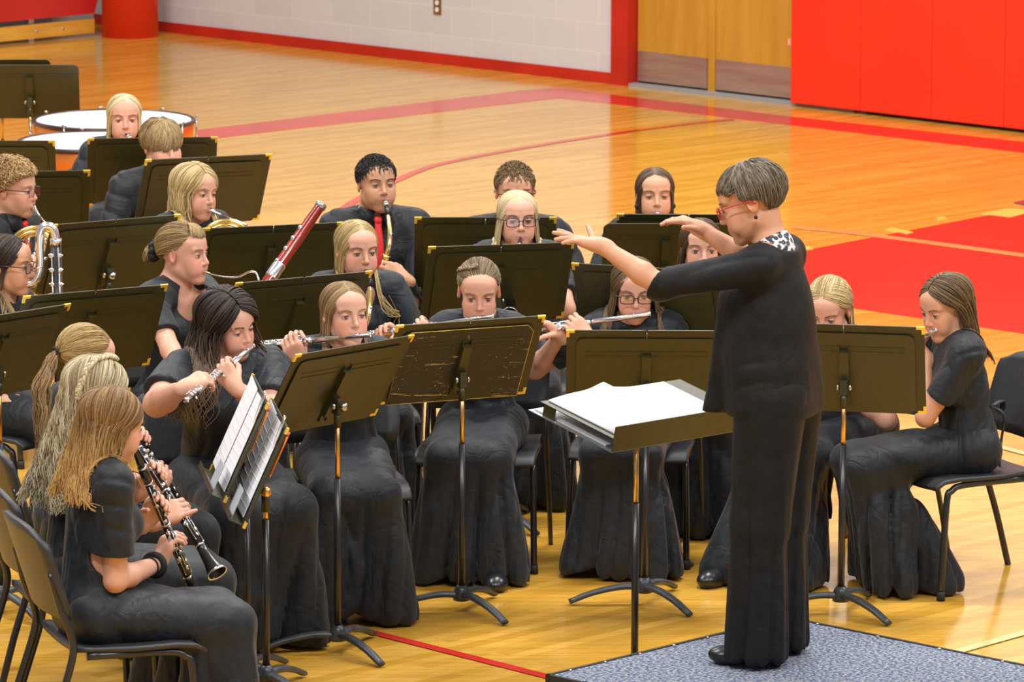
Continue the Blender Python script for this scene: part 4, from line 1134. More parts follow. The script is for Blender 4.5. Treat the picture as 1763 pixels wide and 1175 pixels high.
def clarinet(A, d, label, out=(1, -1, 0.2)):
    d = nz(d); u = perp(d, out); o = np.cross(d, u); p = lambda t: A + d * t
    th = Thing('clarinet', A, label, 'clarinet', 'black clarinets')
    th.part('mouthpiece', MB().tube([p(0), p(0.03), p(0.06), p(0.085)], [0.004, 0.0085, 0.0115, 0.0125], 12), EBONY)
    m = MB().tube([p(0.085), p(0.118), p(0.15)], [0.0145, 0.0155, 0.0145], 16); th.part('barrel', m, EBONY)
    m = MB().tube([p(0.15), p(0.33)], 0.0132, 16); m.tube([p(0.335), p(0.56)], [0.0138, 0.0148], 16); th.part('body_joint', m, EBONY)
    th.part('bell', MB().lathe([(0.0155, 0.56), (0.018, 0.59), (0.0225, 0.63), (0.030, 0.66), (0.034, 0.672), (0.0285, 0.668), (0.018, 0.62)], A, d, 20), EBONY)
    m = MB()
    for t, r in ((0.085, .0152), (0.15, .0152), (0.33, .0150), (0.56, .0165)): m.tube([p(t - .003), p(t + .003)], r, 16)
    m.lathe([(0.033, .667), (.0352, .671), (0.0345, .676), (0.0315, .674)], A, d, 20, 0, False); th.part('ring', m, SILVER)
    m = MB(); r_ = random.Random(3)
    for i, t in enumerate(np.arange(0.17, 0.545, 0.0235)):
        a = (-0.2, 0.5, 0.0, 0.9, -0.7)[i % 5]; w = nz(u * math.cos(a) + o * math.sin(a)); c = p(t) + w * 0.0135
        m.lathe([(0.0072, 0), (0.0078, 0.002), (0.006, 0.0045), (0.001, 0.005)], c, w, 10)
    for (a, b, s_) in ((0.16, 0.32, 0.9), (0.345, 0.54, 0.8), (0.20, 0.30, -0.8), (0.38, 0.55, -0.9), (0.36, 0.52, 0.2)):
        w = nz(u * math.cos(s_) + o * math.sin(s_)) * 0.0185; m.tube([p(a) + w, p(b) + w], 0.0018, 6)
        for t in (a, (a + b) / 2, b): m.tube([p(t) + w * 0.6, p(t) + w * 1.12], 0.0022, 6)
    for t in (0.36, 0.385, 0.41, 0.46): m.tube([p(t) + u * .016 + o * 0.012, p(t + .02) + u * .012 + o * 0.024], [.0025, .004], 6)
    th.part('key', m, SILVER); return th

def sax(M, right, down, label, neckpx=None, sc=1.0):
    """M mouthpiece tip; right = horizontal direction the neck points to, down = body direction"""
    f = nz(right); dn = nz(down); f = nz(f - dn * (f @ dn) * 0.5)
    q = lambda a, b: M + (f * a + dn * b) * sc
    th = Thing('alto_saxophone', M, label, 'saxophone', 'alto saxophones')
    th.part('mouthpiece', MB().tube([q(0, 0), q(0.02, 0.012), q(0.045, 0.04), q(0.055, 0.062)], [0.0045, 0.0095, 0.0125, 0.012], 12), EBONY)
    m = MB().tube([q(0.016, 0.007), q(0.022, 0.012)], 0.0115, 10); m.tube([q(0.024, 0.014), q(0.03, 0.022)], 0.0125, 12); th.part('ligature', m, SILVER)
    nk = smooth_path([q(0.05, 0.055), q(0.066, 0.085), q(0.088, 0.14), q(0.094, 0.19), q(0.080, 0.235)], 6)
    m = MB().tube(nk, list(np.linspace(0.0085, 0.0125, len(nk))), 12); m.tube([q(0.084, 0.228), q(0.076, 0.245)], 0.0165, 12); th.part('neck_pipe', m, GOLD)
    b0, b1 = q(0.079, 0.24), q(-0.02, 0.66); bd = nz(b1 - b0); side = nz(f - bd * (f @ bd)); o = np.cross(bd, side)
    m = MB().tube([b0, b1], [0.0135, 0.030], 16)
    bow = smooth_path([b1, b1 + bd * 0.06 + side * 0.02, b1 + bd * 0.075 + side * 0.06, b1 + bd * 0.04 + side * 0.10, b1 - bd * 0.02 + side * 0.115], 5)
    m.tube(bow, list(np.linspace(0.030, 0.038, len(bow))), 16); th.part('body_tube', m, GOLD)
    m = MB().lathe([(0.038, 0), (0.042, 0.08), (0.048, 0.15), (0.060, 0.20), (0.064, 0.212), (0.058, 0.205), (0.045, 0.15)], b1 - bd * 0.02 + side * 0.115, nz(-bd + side * 0.12), 24); th.part('bell', m, GOLD)
    m = MB()
    for t in np.linspace(0.07, 0.95, 13):
        c = b0 + (b1 - b0) * t; r = 0.0135 + 0.0165 * t; w = nz(-side * 0.3 - o) if int(t * 40) % 2 else nz(side * 0.6 - o)
        m.lathe([(0.008 + .006 * t, 0), (0.009 + .006 * t, 0.003), (0.007, 0.0055), (0.0065, 0.006)], c + w * (r + 0.002), w, 12)
    for s_ in (0.5, -0.6, 1.2):
        w = nz(-o * math.cos(s_) + side * math.sin(s_)); m.tube([b0 + bd * .02 + w * 0.021, b0 + (b1 - b0) * 0.9 + w * 0.037], 0.0022, 6)
        for t in np.linspace(0.05, 0.9, 5): c = b0 + (b1 - b0) * t; m.tube([c + w * 0.01, c + w * (0.021 + 0.017 * t)], 0.0022, 5)
    for t in (0.02, 0.07, 0.12): m.tube([b0 + bd * t + side * 0.016, b0 + bd * (t + .05) + side * 0.038 - o * .02], [0.004, 0.006], 6)
    m.tube([q(0.07, 0.075), q(0.102, 0.15), q(0.106, 0.2), q(0.09, 0.24)], 0.0022, 6); m.lathe([(0.008, 0), (0.008, .004)], q(0.098, 0.14), side, 10)
    th.part('key', m, SILVER, None)
    return th

def folder(T, f, label):
    """T maps desk coordinates (x right, y towards player, z up along the desk) to world; f = base point"""
    th = Thing('music_folder', f, label, 'music folder', 'black music folders on the stands')
    for q in (-1, 1):
        m = MB(); W = 0.288; H = 0.362
        m.plate(W, H, 0.004, 0.006, lambda p: T(p + V(0, 0.0 + 0.0 * q, 0)), 0, (q * 0.1455, H / 2)); th.part('cover', m, FOLDER)
        for z0_, dz in ((0.0, 1), (H, -1)):
            g = MB()
            a = V(q * 0.2905, -0.0012, z0_ - dz * .001); e = 0.030; w = 0.011
            pts = [a, a - V(q * e, 0, 0), a - V(q * e, 0, 0) + V(0, 0, dz * w), a + V(-q * w, 0, dz * w), a + V(-q * w, 0, dz * e), a + V(0, 0, dz * e)]
            vs_ = [T(p) for p in pts] + [T(p + V(0, 0.0065, 0)) for p in pts]
            g.add(vs_, [(0, 1, 2, 3), (0, 3, 4, 5), (9, 8, 7, 6), (11, 10, 9, 6)] + [(i, 6 + i, 6 + (i + 1) % 6, (i + 1) % 6) for i in range(6)], 0, False)
            th.part('corner_guard', g, GOLDC)
    m = MB(); m.add([T(V(*p)) for p in ((-.27, .006, .01), (.27, .006, .01), (.27, .006, .345), (-.27, .006, .345), (-.27, .009, .01), (.27, .009, .01), (.27, .009, .345), (-.27, .009, .345))],
          [(0, 3, 2, 1), (4, 5, 6, 7), (0, 1, 5, 4), (1, 2, 6, 5), (2, 3, 7, 6), (3, 0, 4, 7)], 0, False); th.part('sheet', m, PAPER)
    return th
LEGA = (185, 65, -55)
def stand_base(th, p, hgt, post_z, ang=LEGA, mat_=None, worn=False):
    p = np.array(p, float); p[2] = 0
    m = MB().lathe([(0.030, 0.045), (0.033, 0.06), (0.026, 0.085), (0.017, 0.10)], p, (0, 0, 1), 18)
    th.part('hub', m, BASEM)
    for a in ang:
        dr = V(math.cos(RAD(a)), math.sin(RAD(a)), 0); P = smooth_path([p + dr * 0.01 + V(0, 0, .066), p + dr * 0.09 + V(0, 0, .066), p + dr * 0.19 + V(0, 0, .045), p + dr * 0.275 + V(0, 0, .013)], 5)
        th.part('leg', MB().tube(P, list(np.linspace(0.021, 0.016, len(P))), 10, 0, True, 0.62, up=V(0, 0, 1)), BASEM)
        # rubber foot
    th.part('outer_post', MB().tube([p + V(0, 0, .05), p + V(0, 0, post_z)], 0.0125, 14), CHAIRT)
    th.part('inner_post', MB().tube([p + V(0, 0, post_z - .02), p + V(0, 0, hgt)], 0.0088, 12), BRONZE)
SCRATCH = None
def scratch_mat():
    m = mat('worn_desk', (0.03, 0.027, 0.02), 0.5, 0, 0.5)
    nt, N, L, b = nodes(m)
    tc = N.new('ShaderNodeTexCoord'); masks = []
    for (rot, sc, th) in ((0.1, (4, 60, 60), 0.64), (1.2, (5, 60, 60), 0.675), (0.0, (40, 40, 40), 0.68), (-0.5, (6, 70, 70), 0.68), (1.5, (7, 60, 60), 0.69)):
        mp = N.new('ShaderNodeMapping'); mp.inputs['Rotation'].default_value = (math.pi / 2, rot, 0); mp.vector_type = 'TEXTURE'
        L.new(tc.outputs['Object'], mp.inputs[0]); mp2 = N.new('ShaderNodeMapping'); mp2.inputs['Scale'].default_value = sc; L.new(mp.outputs[0], mp2.inputs[0])
        n = N.new('ShaderNodeTexNoise'); n.inputs['Scale'].default_value = 1.6; n.inputs['Detail'].default_value = 5; n.inputs['Roughness'].default_value = 0.65; L.new(mp2.outputs[0], n.inputs[0])
        g = N.new('ShaderNodeMath'); g.operation = 'GREATER_THAN'; g.inputs[1].default_value = th; L.new(n.outputs[0], g.inputs[0]); masks.append(g)
    a = masks[0]
    for g in masks[1:]:
        mx = N.new('ShaderNodeMath'); mx.operation = 'MAXIMUM'; L.new(a.outputs[0], mx.inputs[0]); L.new(g.outputs[0], mx.inputs[1]); a = mx
    mix = N.new('ShaderNodeMix'); mix.data_type = 'RGBA'; mix.inputs[6].default_value = (0.024, 0.022, 0.017, 1); mix.inputs[7].default_value = (0.55, 0.42, 0.18, 1)
    nm = N.new('ShaderNodeTexNoise'); nm.inputs['Scale'].default_value = 7; L.new(tc.outputs['Object'], nm.inputs[0]); gm = N.new('ShaderNodeMath'); gm.operation = 'GREATER_THAN'; gm.inputs[1].default_value = 0.45; L.new(nm.outputs[0], gm.inputs[0])
    mu = N.new('ShaderNodeMath'); mu.operation = 'MULTIPLY'; L.new(a.outputs[0], mu.inputs[0]); L.new(gm.outputs[0], mu.inputs[1]); a = mu
    L.new(a.outputs[0], mix.inputs[0]); L.new(mix.outputs[2], b.inputs['Base Color']); return m
def stand(cx, yt, psi, label, tilt=27, ztop=1.12, fold=None, scratched=False, off=0.0, ang=LEGA, base=True, knob=False, Hd=0.33, folz=0.0):
    """cx, yt: picture point of the middle of the desk's top edge"""
    P = at(cx, yt, ztop); X = V(math.cos(RAD(psi)), math.sin(RAD(psi)), 0); Yp = V(-X[1], X[0], 0); t = RAD(tilt)
    up = V(0, 0, 1) * math.cos(t) - Yp * math.sin(t); yn = Yp * math.cos(t) + V(0, 0, 1) * math.sin(t)
    hh = 0.362 if fold else Hd
    B = P - up * hh                                            # bottom middle of folder / desk
    Tf = lambda p: B + X * (p[0] + off) + yn * (p[1] + 0.001) + up * (p[2] + folz)
    T = lambda p: B + X * p[0] + yn * (p[1] - 0.006) + up * p[2]
    piv = T(V(0, -0.035, 0.125)); foot = piv * V(1, 1, 0)
    th = Thing('music_stand', foot, label, 'music stand', 'black orchestra music stands', rz(RAD(psi)))
    dm = scratch_mat() if scratched else STANDM
    m = MB(); m.plate(0.508, Hd, 0.003, 0.028, T, 0, (0, Hd / 2)); 
    th.part('desk', m, dm, 'worn desk plate scratched down to the brass colour' if scratched else None)
    m = MB().box(T(V(0, 0.030, 0.001)), (0.508, 0.055, 0.003), np.array([X, yn, up]).T); m.box(T(V(0, 0.057, 0.010)), (0.508, 0.003, 0.02), np.array([X, yn, up]).T); th.part('shelf_lip', m, dm)
    m = MB()
    for z in (Hd - 0.055, Hd - 0.075): m.box(T(V(0, -0.001, z)), (0.44, 0.002, 0.003), np.array([X, yn, up]).T)
    for q in (-1, 1): m.box(T(V(q * 0.017, -0.003, 0.155)), (0.003, 0.008, 0.25), np.array([X, yn, up]).T)
    if scratched:
        rimp = [(-.226, 0), (-.254, .0), (-.254, Hd - .03), (-.226, Hd), (.226, Hd), (.254, Hd - .03), (.254, 0), (-.226, 0)]
        e = MB(); e.tube([T(V(a, 0.0, b)) for a, b in rimp], 0.0011, 5); th.part('worn_edge', e, GOLDC)
    th.part('rib', m, STANDM)
    m = MB().box(T(V(0, -0.010, 0.16)), (0.034, 0.018, 0.20), np.array([X, yn, up]).T); m.box(piv + V(0, 0, 0.0), (0.026, 0.03, 0.055), np.array([X, Yp, V(0, 0, 1)]).T); m.tube([piv - V(0, 0, .075), piv - V(0, 0, .02)], 0.013, 12)
    th.part('bracket', m, STANDM)
    for q in (-1, 1): th.part('bolt', MB().lathe([(0.0125, 0), (0.0125, 0.006), (0.007, 0.011)], piv + X * q * 0.018, X * q, 12), CHROME)
    if knob: th.part('knob', MB().lathe([(0.010, 0), (0.017, 0.008), (0.012, 0.022)], piv - Yp * 0.02, -Yp, 14), CHROME)
    if base: stand_base(th, foot, piv[2] - 0.03, 0.62, ang)
    if fold: folder(Tf, Tf(V(0, 0, 0)), fold)
    return th, T, Tf

def chair(root, R, label):
    th = Thing('posture_chair', root, label, 'chair', 'black posture chairs of the band', R)
    m = MB(); rows = []
    ys = [(-0.19, 0.448), (-0.12, 0.442), (0.0, 0.440), (0.14, 0.442), (0.20, 0.436), (0.235, 0.415)]
    vs_ = []; fs = []
    xs_ = [-0.225, -0.215, -0.11, 0, 0.11, 0.215, 0.225]; n = len(xs_)
    for dz in (0, -0.016):
        for (y, z) in ys:
            for x in xs_: vs_.append((x * (1.0 if y > -.1 else 0.94), y, z + dz + 0.010 * (abs(x) / 0.22) ** 2))
    k = len(ys)
    for i in range(k - 1):
        for j in range(n - 1):
            a = i * n + j; fs.append((a, a + 1, a + n + 1, a + n)); b = k * n + a; fs.append((b, b + n, b + n + 1, b + 1))
    bd = [i for i in range(n)] + [i * n + n - 1 for i in range(1, k)] + [(k - 1) * n + j for j in range(n - 2, -1, -1)] + [i * n for i in range(k - 2, 0, -1)]
    for i in range(len(bd)):
        a, b = bd[i], bd[(i + 1) % len(bd)]; fs.append((b, a, a + k * n, b + k * n))
    m.add(vs_, fs, 0, True); th.part('seat', m, CHAIRM, None, None, True)
    T = lambda p: V(p[0], -0.215 - 0.10 * (p[2] / 0.32) + 0.055 * (1 - (p[0] / 0.24) ** 2) * -0.6 + p[1], 0.545 + p[2])
    m = MB(); vs_ = []; fs = []; nx_, nz2 = 11, 9
    for layer in (0, 0.022):
        for j in range(nz2):
            for i in range(nx_):
                u = -1 + 2 * i / (nx_ - 1); w = j / (nz2 - 1); half = 0.235 - 0.03 * (1 - min(1, (1 - w) * 5)) ** 2 * 1.4 - 0.02 * (1 - min(1, w * 5)) ** 2
                zz = 0.30 * w - 0.035 * (max(0, w - .7) / .3) ** 2 * abs(u) ** 4
                p = T(V(u * half, layer, zz)); vs_.append(p)
    for l in (0, 1):
        for j in range(nz2 - 1):
            for i in range(nx_ - 1):
                a = l * nx_ * nz2 + j * nx_ + i; f_ = (a, a + 1, a + nx_ + 1, a + nx_); fs.append(f_ if l == 0 else f_[::-1])
    bd = [i for i in range(nx_)] + [i * nx_ + nx_ - 1 for i in range(1, nz2)] + [(nz2 - 1) * nx_ + j for j in range(nx_ - 2, -1, -1)] + [i * nx_ for i in range(nz2 - 2, 0, -1)]
    for i in range(len(bd)): a, b = bd[i], bd[(i + 1) % len(bd)]; fs.append((b, a, a + nx_ * nz2, b + nx_ * nz2))
    m.add(vs_, fs, 0, True); th.part('backrest', m, CHAIRM, None, None, True)
    for q in (-1, 1):
        P = smooth_path([(q * 0.235, -0.33, 0.0), (q * 0.232, -0.275, 0.2), (q * 0.228, -0.205, 0.42), (q * 0.226, -0.205, 0.50), (q * 0.224, -0.235, 0.58), (q * 0.215, -0.265, 0.70)], 5)
        th.part('leg', MB().tube(P, 0.0125, 10, 0, True, 0.75), CHAIRT, None, None, True)
        P = smooth_path([(q * 0.205, -0.15, 0.425), (q * 0.21, 0.10, 0.422), (q * 0.213, 0.165, 0.405), (q * 0.218, 0.19, 0.35), (q * 0.225, 0.21, 0.0)], 5)
        th.part('leg', MB().tube(P, 0.0125, 10), CHAIRT, None, None, True)
        th.part('rubber_foot', MB().lathe([(0.016, 0), (0.015, 0.035)], (q * 0.225, 0.21, 0), (0, 0, 1), 12), RUBBER, None, None, True)
    th.part('crossbar', MB().tube([(-0.205, -0.1, 0.425), (0.205, -0.1, 0.425)], 0.009, 8), CHAIRT, None, None, True)
    return th

COPPER = noise_col(mat('timpani_copper', (0.75, 0.25, 0.06), 0.3, 0.6), (0.75, 0.22, 0.04), (0.9, 0.32, 0.07), 2)
HEADW = mat('drum_head', (0.88, 0.88, 0.86), 0.5)
def timpani(px, py, dia, label, z=0.82):
    c = at(px, py, z) * V(1, 1, 0); th = Thing('timpani', c, label, 'timpani', 'timpani behind the band')
    r = dia / 2
    th.part('drum_head', MB().lathe([(r * 0.97, z - .004), (r * 0.965, z), (0, z + 0.001)], c, (0, 0, 1), 64), HEADW)
    prof = [(r * math.cos(a) if a < 1.5 else 0.03, z - 0.02 - (0.42) * math.sin(a)) for a in np.linspace(0, math.pi / 2, 16)]
    th.part('bowl', MB().lathe([(r * 0.985, z - 0.012)] + prof, c, (0, 0, 1), 56), COPPER)
    m = MB(); ring = [c + V(r * math.cos(a), r * math.sin(a), z - .006) for a in np.linspace(0, 2 * math.pi, 65)]; m.tube(ring, 0.012, 8, 0, False); th.part('counterhoop', m, mat('black_hoop', (0.05, 0.02, 0.02), 0.3))
    for i in range(8):
        a = 2 * math.pi * (i + .3) / 8; q = c + V((r + .018) * math.cos(a), (r + .018) * math.sin(a), 0)
        m = MB().tube([q + V(0, 0, z - .14), q + V(0, 0, z + .012)], 0.0045, 8); m.tube([q + V(-.014 * math.sin(a), .014 * math.cos(a), z + .012), q + V(.014 * math.sin(a), -.014 * math.cos(a), z + .012)], 0.0045, 6)
        th.part('tuning_rod', m, CHROME); th.part('lug', MB().ell(q + V(0, 0, z - .13), (0.018, 0.018, 0.04)), CHROME)
    for i in range(4):
        a = 2 * math.pi * (i + .5) / 4; d = V(math.cos(a), math.sin(a), 0)
        th.part('strut', MB().tube([c + d * (r + .01) + V(0, 0, z - .12), c + d * (r * 0.95) + V(0, 0, .45), c + d * r * 0.55 + V(0, 0, .12)], 0.012, 8), GOLD)
        th.part('caster', MB().lathe([(0.03, -.012), (0.03, .012)], c + d * r * 0.6 + V(0, 0, .031), (-d[1], d[0], 0), 14), RUBBER)
    m = MB().tube([c + V(r * .55 * math.cos(a), r * .55 * math.sin(a), .12) for a in np.linspace(0, 2 * math.pi, 33)], 0.012, 8, 0, False); m.tube([c + V(0, 0, .12), c + V(0, 0, z - .44)], .03, 12); m.tube([c - V(r * .55, 0, -.12), c + V(r * .55, 0, .12)], .014, 8); th.part('base', m, GOLD)
    th.part('pedal', MB().box(c + V(0, -r * .7, .12), (0.1, 0.26, 0.03)), CHROME)
    return th

# ------------------------------------------------------------------ who sits where
RT_ = V(1, 0, 0); UP = V(0, 0, 1); AW = V(0, 1, 0)
BLOND = ((0.42, 0.29, 0.12), (0.66, 0.50, 0.25), (0.80, 0.66, 0.40)); PALEB = ((0.52, 0.40, 0.20), (0.78, 0.65, 0.38), (0.9, 0.8, 0.58))
DIRTY = ((0.24, 0.155, 0.07), (0.42, 0.29, 0.14), (0.55, 0.40, 0.21)); BROWN = ((0.055, 0.03, 0.016), (0.13, 0.075, 0.04), (0.22, 0.14, 0.08))
DARK = ((0.022, 0.014, 0.010), (0.055, 0.035, 0.024), (0.09, 0.06, 0.042)); REDB = ((0.22, 0.105, 0.035), (0.42, 0.23, 0.085), (0.58, 0.36, 0.15))
GREYB = ((0.065, 0.05, 0.036), (0.15, 0.12, 0.09), (0.30, 0.27, 0.22)); SAND = ((0.34, 0.20, 0.08), (0.60, 0.40, 0.19), (0.72, 0.52, 0.28))
BLK = ((0.010, 0.008, 0.007), (0.022, 0.017, 0.015), (0.035, 0.028, 0.024))
FAIR = (0.66, 0.355, 0.25); MID = (0.62, 0.32, 0.20); TAN = (0.52, 0.27, 0.16)
SEATED = []
def seat(p, label, o=0.03, yaw=None): chair(p.root + p.RB @ V(0, o, 0), p.RB if yaw is None else yawR(yaw), label); return p

# --- back left
p1 = Person('person with straight pale blond hair playing a saxophone in front of the timpani', (213, 159), 1.20, 12, 8, 0, 0, hair=dict(kind='long', N=420, length=0.30, pal=PALEB, part=-0.012, vol=0.010, r=0.003, az0=58), skin=FAIR, lid=0.6, detail=0.85)
M = p1.mouth(); sax(M + V(.0, -.004, 0), nz(V(0.75, -0.6, 0)), nz(V(-.1, -0.3, -1)), 'alto saxophone of the pale blond player by the timpani, only its neck in view')
p2 = Person('person in black shirt whose dirty blond fringe hides the eyes, behind a tall music stand', (275, 203), 1.25, 30, 30, 8, 4, female=False, outfit='shirt', sleeve='long', hair=dict(kind='mop', N=640, length=0.115, pal=DIRTY, vol=0.018, r=0.0034, over=0.42, fr=0.42, comb=0.1, bangs=-26, bw=70, nb=260, sweep=0.25), skin=FAIR, detail=0.85)
p3 = Person('person with curly blond hair, glasses and red tie playing a horn at the left edge', (16, 275), 1.25, 65, 72, 4, female=False, outfit='shirt', sleeve='long', glasses='thin', hair=dict(kind='curly', N=620, length=0.06, pal=SAND, vol=0.022, r=0.0030), skin=FAIR, lid=0.5, cheeks=0.9, detail=0.9, brow=(0.45, 0.28, 0.12))
p4 = Person('person with wavy blond hair playing a horn before the large back music stand', (335, 279), 1.20, 40, 48, 6, -4, hair=dict(kind='long', N=460, length=0.30, pal=BLOND, part=0.012, wave=0.016, wf=36, vol=0.022, az0=52, r=0.0035), skin=FAIR, lid=0.8, cheeks=0.8, brow=(0.3, 0.19, 0.09))
p5 = Person('person with dark hair and glasses playing a bass clarinet at the left edge', (6, 401), 1.20, 66, 74, 4, hair=dict(kind='long', N=420, length=0.34, pal=DARK, tips=(0.32, 0.2, 0.09), part=0.0, vol=0.012, az0=66), glasses='black', skin=MID, lid=0.35)
p6 = Person('person with blond bun, black scrunchie and fringe playing the bassoon', (308, 382), 1.22, 52, 66, 2, scoop=0.06, hair=dict(kind='bun', N=420, pal=DIRTY, vol=0.012, gather=-22, scrunchie=True, bangs=24, bw=42, nb=120, r=0.003), skin=FAIR, lid=0.25, cheeks=0.7, brow=(0.2, 0.12, 0.06))
p7 = Person('person with short dark hair and red tie playing an alto saxophone', (645, 266), 1.27, 8, 20, -2, female=False, outfit='shirt', sleeve='long', hair=dict(kind='short', N=1100, length=0.024, pal=BLK, vol=0.012, r=0.0028), skin=TAN, lid=0.6, cheeks=0.1, brow=(0.02, 0.015, 0.012), lip=(0.45, 0.18, 0.15))
p8 = Person('person with long straight blond hair playing the alto saxophone beside the bassoon', (612, 376), 1.20, 10, 24, 4, hair=dict(kind='long', N=480, length=0.34, pal=((0.34, 0.24, 0.10), (0.55, 0.41, 0.19), (0.70, 0.56, 0.30)), part=0.0, vol=0.010, az0=58), skin=FAIR, lid=0.55, cheeks=0.8, scoop=0.05, sleeve='long')
p9 = Person('person with short light brown hair and glasses, half hidden in the back row', (886, 279), 1.26, 0, 6, 4, female=False, outfit='shirt', sleeve='long', glasses='black', hair=dict(kind='short', N=1000, length=0.022, pal=((0.13, 0.075, 0.03), (0.25, 0.155, 0.07), (0.33, 0.22, 0.11)), vol=0.013, r=0.0028), skin=MID, lid=0.6, detail=0.85)
p10 = Person('person with pale blond hair and dark glasses playing clarinet in the second row', (890, 325), 1.23, 2, 8, -1, glasses='black', hair=dict(kind='long', N=460, length=0.31, pal=PALEB, part=-0.006, vol=0.010, az0=60, spread=0.10), skin=FAIR, lid=0.6, cheeks=0.7)
p11 = Person('person with straight brown hair and round black earrings in the back row', (1127, 286), 1.20, 0, 4, -2, hair=dict(kind='long', N=440, length=0.22, pal=((0.085, 0.045, 0.024), (0.17, 0.10, 0.06), (0.24, 0.155, 0.095)), part=0.006, vol=0.010, az0=60), skin=MID, lid=0.7, cheeks=0.4, detail=0.9)
p12 = Person('person with long brown hair framed by the raised right arm of the conductor', (1206, 373), 1.20, -4, 6, 2, hair=dict(kind='long', N=420, length=0.34, pal=BROWN, part=0.0, vol=0.010, az0=58, spread=0.12), skin=FAIR, lid=0.35, cheeks=0.8, shoes=True)
# --- front row
p13 = Person('person with long wavy dark brown hair playing a flute that points to the lower left', (388, 501), 1.22, 22, 50, 14, 10, bulk=1.22, hair=dict(kind='long', N=520, length=0.34, pal=DARK, tips=(0.20, 0.13, 0.075), part=0.012, wave=0.026, wf=30, vol=0.034, az0=60, r=0.0044, spread=0.28), skin=FAIR, lid=0.8, cheeks=0.5, brow=(0.06, 0.035, 0.025))
p14 = Person('person with long straight light brown hair playing a flute second in the front row', (589, 482), 1.19, 8, 26, 0, 0, lean=8, scoop=0.06, hair=dict(kind='long', N=520, length=0.32, pal=((0.21, 0.12, 0.05), (0.36, 0.23, 0.105), (0.46, 0.32, 0.16)), part=0.006, vol=0.010, az0=62), skin=FAIR, lid=0.45, cheeks=1.0, brow=(0.3, 0.18, 0.09), bulk=0.98)
p15 = Person('person with braided-back parted hair playing a flute behind the scratched music stand', (825, 446), 1.17, -6, 2, 16, 0, lean=10, scoop=0.02, hair=dict(kind='back', N=620, pal=((0.13, 0.09, 0.05), (0.27, 0.19, 0.11), (0.40, 0.30, 0.18)), vol=0.012, gather=-12, r=0.003, braid=[(12, 66), (45, 58), (75, 44), (100, 26), (130, 6)]), skin=FAIR, lid=0.25, cheeks=0.6, shoes='out', brow=(0.2, 0.13, 0.07), bulk=0.96, ts=0.97)
p16 = Person('person with brown hair and dark glasses playing a flute under the conductor\'s left arm', (1092, 443), 1.16, -8, 4, 14, 0, lean=8, glasses='black', hair=dict(kind='long', N=480, length=0.30, pal=((0.11, 0.065, 0.03), (0.22, 0.145, 0.08), (0.32, 0.22, 0.12)), part=0.006, wave=0.006, vol=0.014, az0=60, spread=0.15), skin=FAIR, lid=0.5, cheeks=0.7, bulk=0.95)
p17 = Person('person with pinned-back blond hair, face half hidden behind the right music stand', (1424, 481), 1.10, -38, -20, 22, 0, lean=20, hair=dict(kind='half', N=460, length=0.28, pal=((0.40, 0.28, 0.12), (0.66, 0.50, 0.26), (0.80, 0.66, 0.42)), part=0.0, vol=0.016, az0=98, gather=20, wave=0.004), skin=FAIR, lid=0.5, cheeks=0.9, shoes=True, knees=(0.46, 0.62))
p18 = Person('person with long brown hair playing a piccolo on the rightmost chair', (1622, 472), 1.17, -76, -54, 20, 0, lean=9, hair=dict(kind='long', N=520, length=0.25, pal=((0.075, 0.045, 0.022), (0.19, 0.12, 0.06), (0.36, 0.25, 0.13)), back=0.2, part=0.0, wave=0.012, wf=30, vol=0.018, az0=76), skin=MID, lid=0.6, cheeks=0.6, knees=(0.43, 0.31), hemback=0.16, bulk=0.95)
# --- clarinets, seen from behind
p20 = Person('person with low blond ponytail playing clarinet, farthest of the three on the left', (152, 557), 1.21, 110, 124, 14, 0, hair=dict(kind='pony', N=620, length=0.36, pal=((0.36, 0.23, 0.085), (0.56, 0.39, 0.17), (0.68, 0.50, 0.25)), pal2=((0.3, 0.18, 0.09), (0.46, 0.31, 0.17), (0.55, 0.40, 0.24)), vol=0.012, gather=-18), skin=FAIR)
p21 = Person('person with curly hair and thin braid playing clarinet, middle of three at left', (168, 612), 1.23, 110, 122, 12, 0, hair=dict(kind='long', N=560, length=0.40, pal=((0.30, 0.23, 0.13), (0.55, 0.46, 0.29), (0.75, 0.68, 0.50)), part=0.0, back=0.35, wave=0.013, wf=70, vol=0.024, az0=60, r=0.0036, spread=0.18, braid=[(5, 58), (35, 66), (90, 66), (125, 48), (135, 22), (138, -4)], boff=0.023, br=0.0056, braid_drop=0.05), skin=FAIR)
p22 = Person('person with wavy light brown hair playing clarinet, nearest of the three on the left', (197, 664), 1.24, 110, 116, 14, 0, hair=dict(kind='long', N=620, length=0.27, pal=((0.15, 0.075, 0.028), (0.30, 0.17, 0.065), (0.44, 0.28, 0.13)), tips=(0.48, 0.28, 0.09), part=0.0, back=0.42, wave=0.013, wf=44, vol=0.018, az0=62, r=0.0036, spread=0.16), skin=FAIR, bulk=0.98)
# --- conductor
p19 = Person('person conducting in a black suit and leopard print collar with both arms raised', (1281, 277), 1.655, -112, -98, 22, 4, lean=3, nf=0.40, neckl=0.158, female=True, outfit='suit', sleeve='elbow', sit=False, z0=PODZ, glasses='red', hs=1.10, hair=dict(kind='pixie', N=1500, length=0.065, pal=((0.12, 0.09, 0.06), (0.22, 0.175, 0.125), (0.36, 0.31, 0.245)), vol=0.013, r=0.0026, over=0.16, nape=1.2, fr=0.10, comb=-0.2), skin=MID, lid=0.7, cheeks=0.25, shoes='heels', armscale=1.08, bulk=1.0)

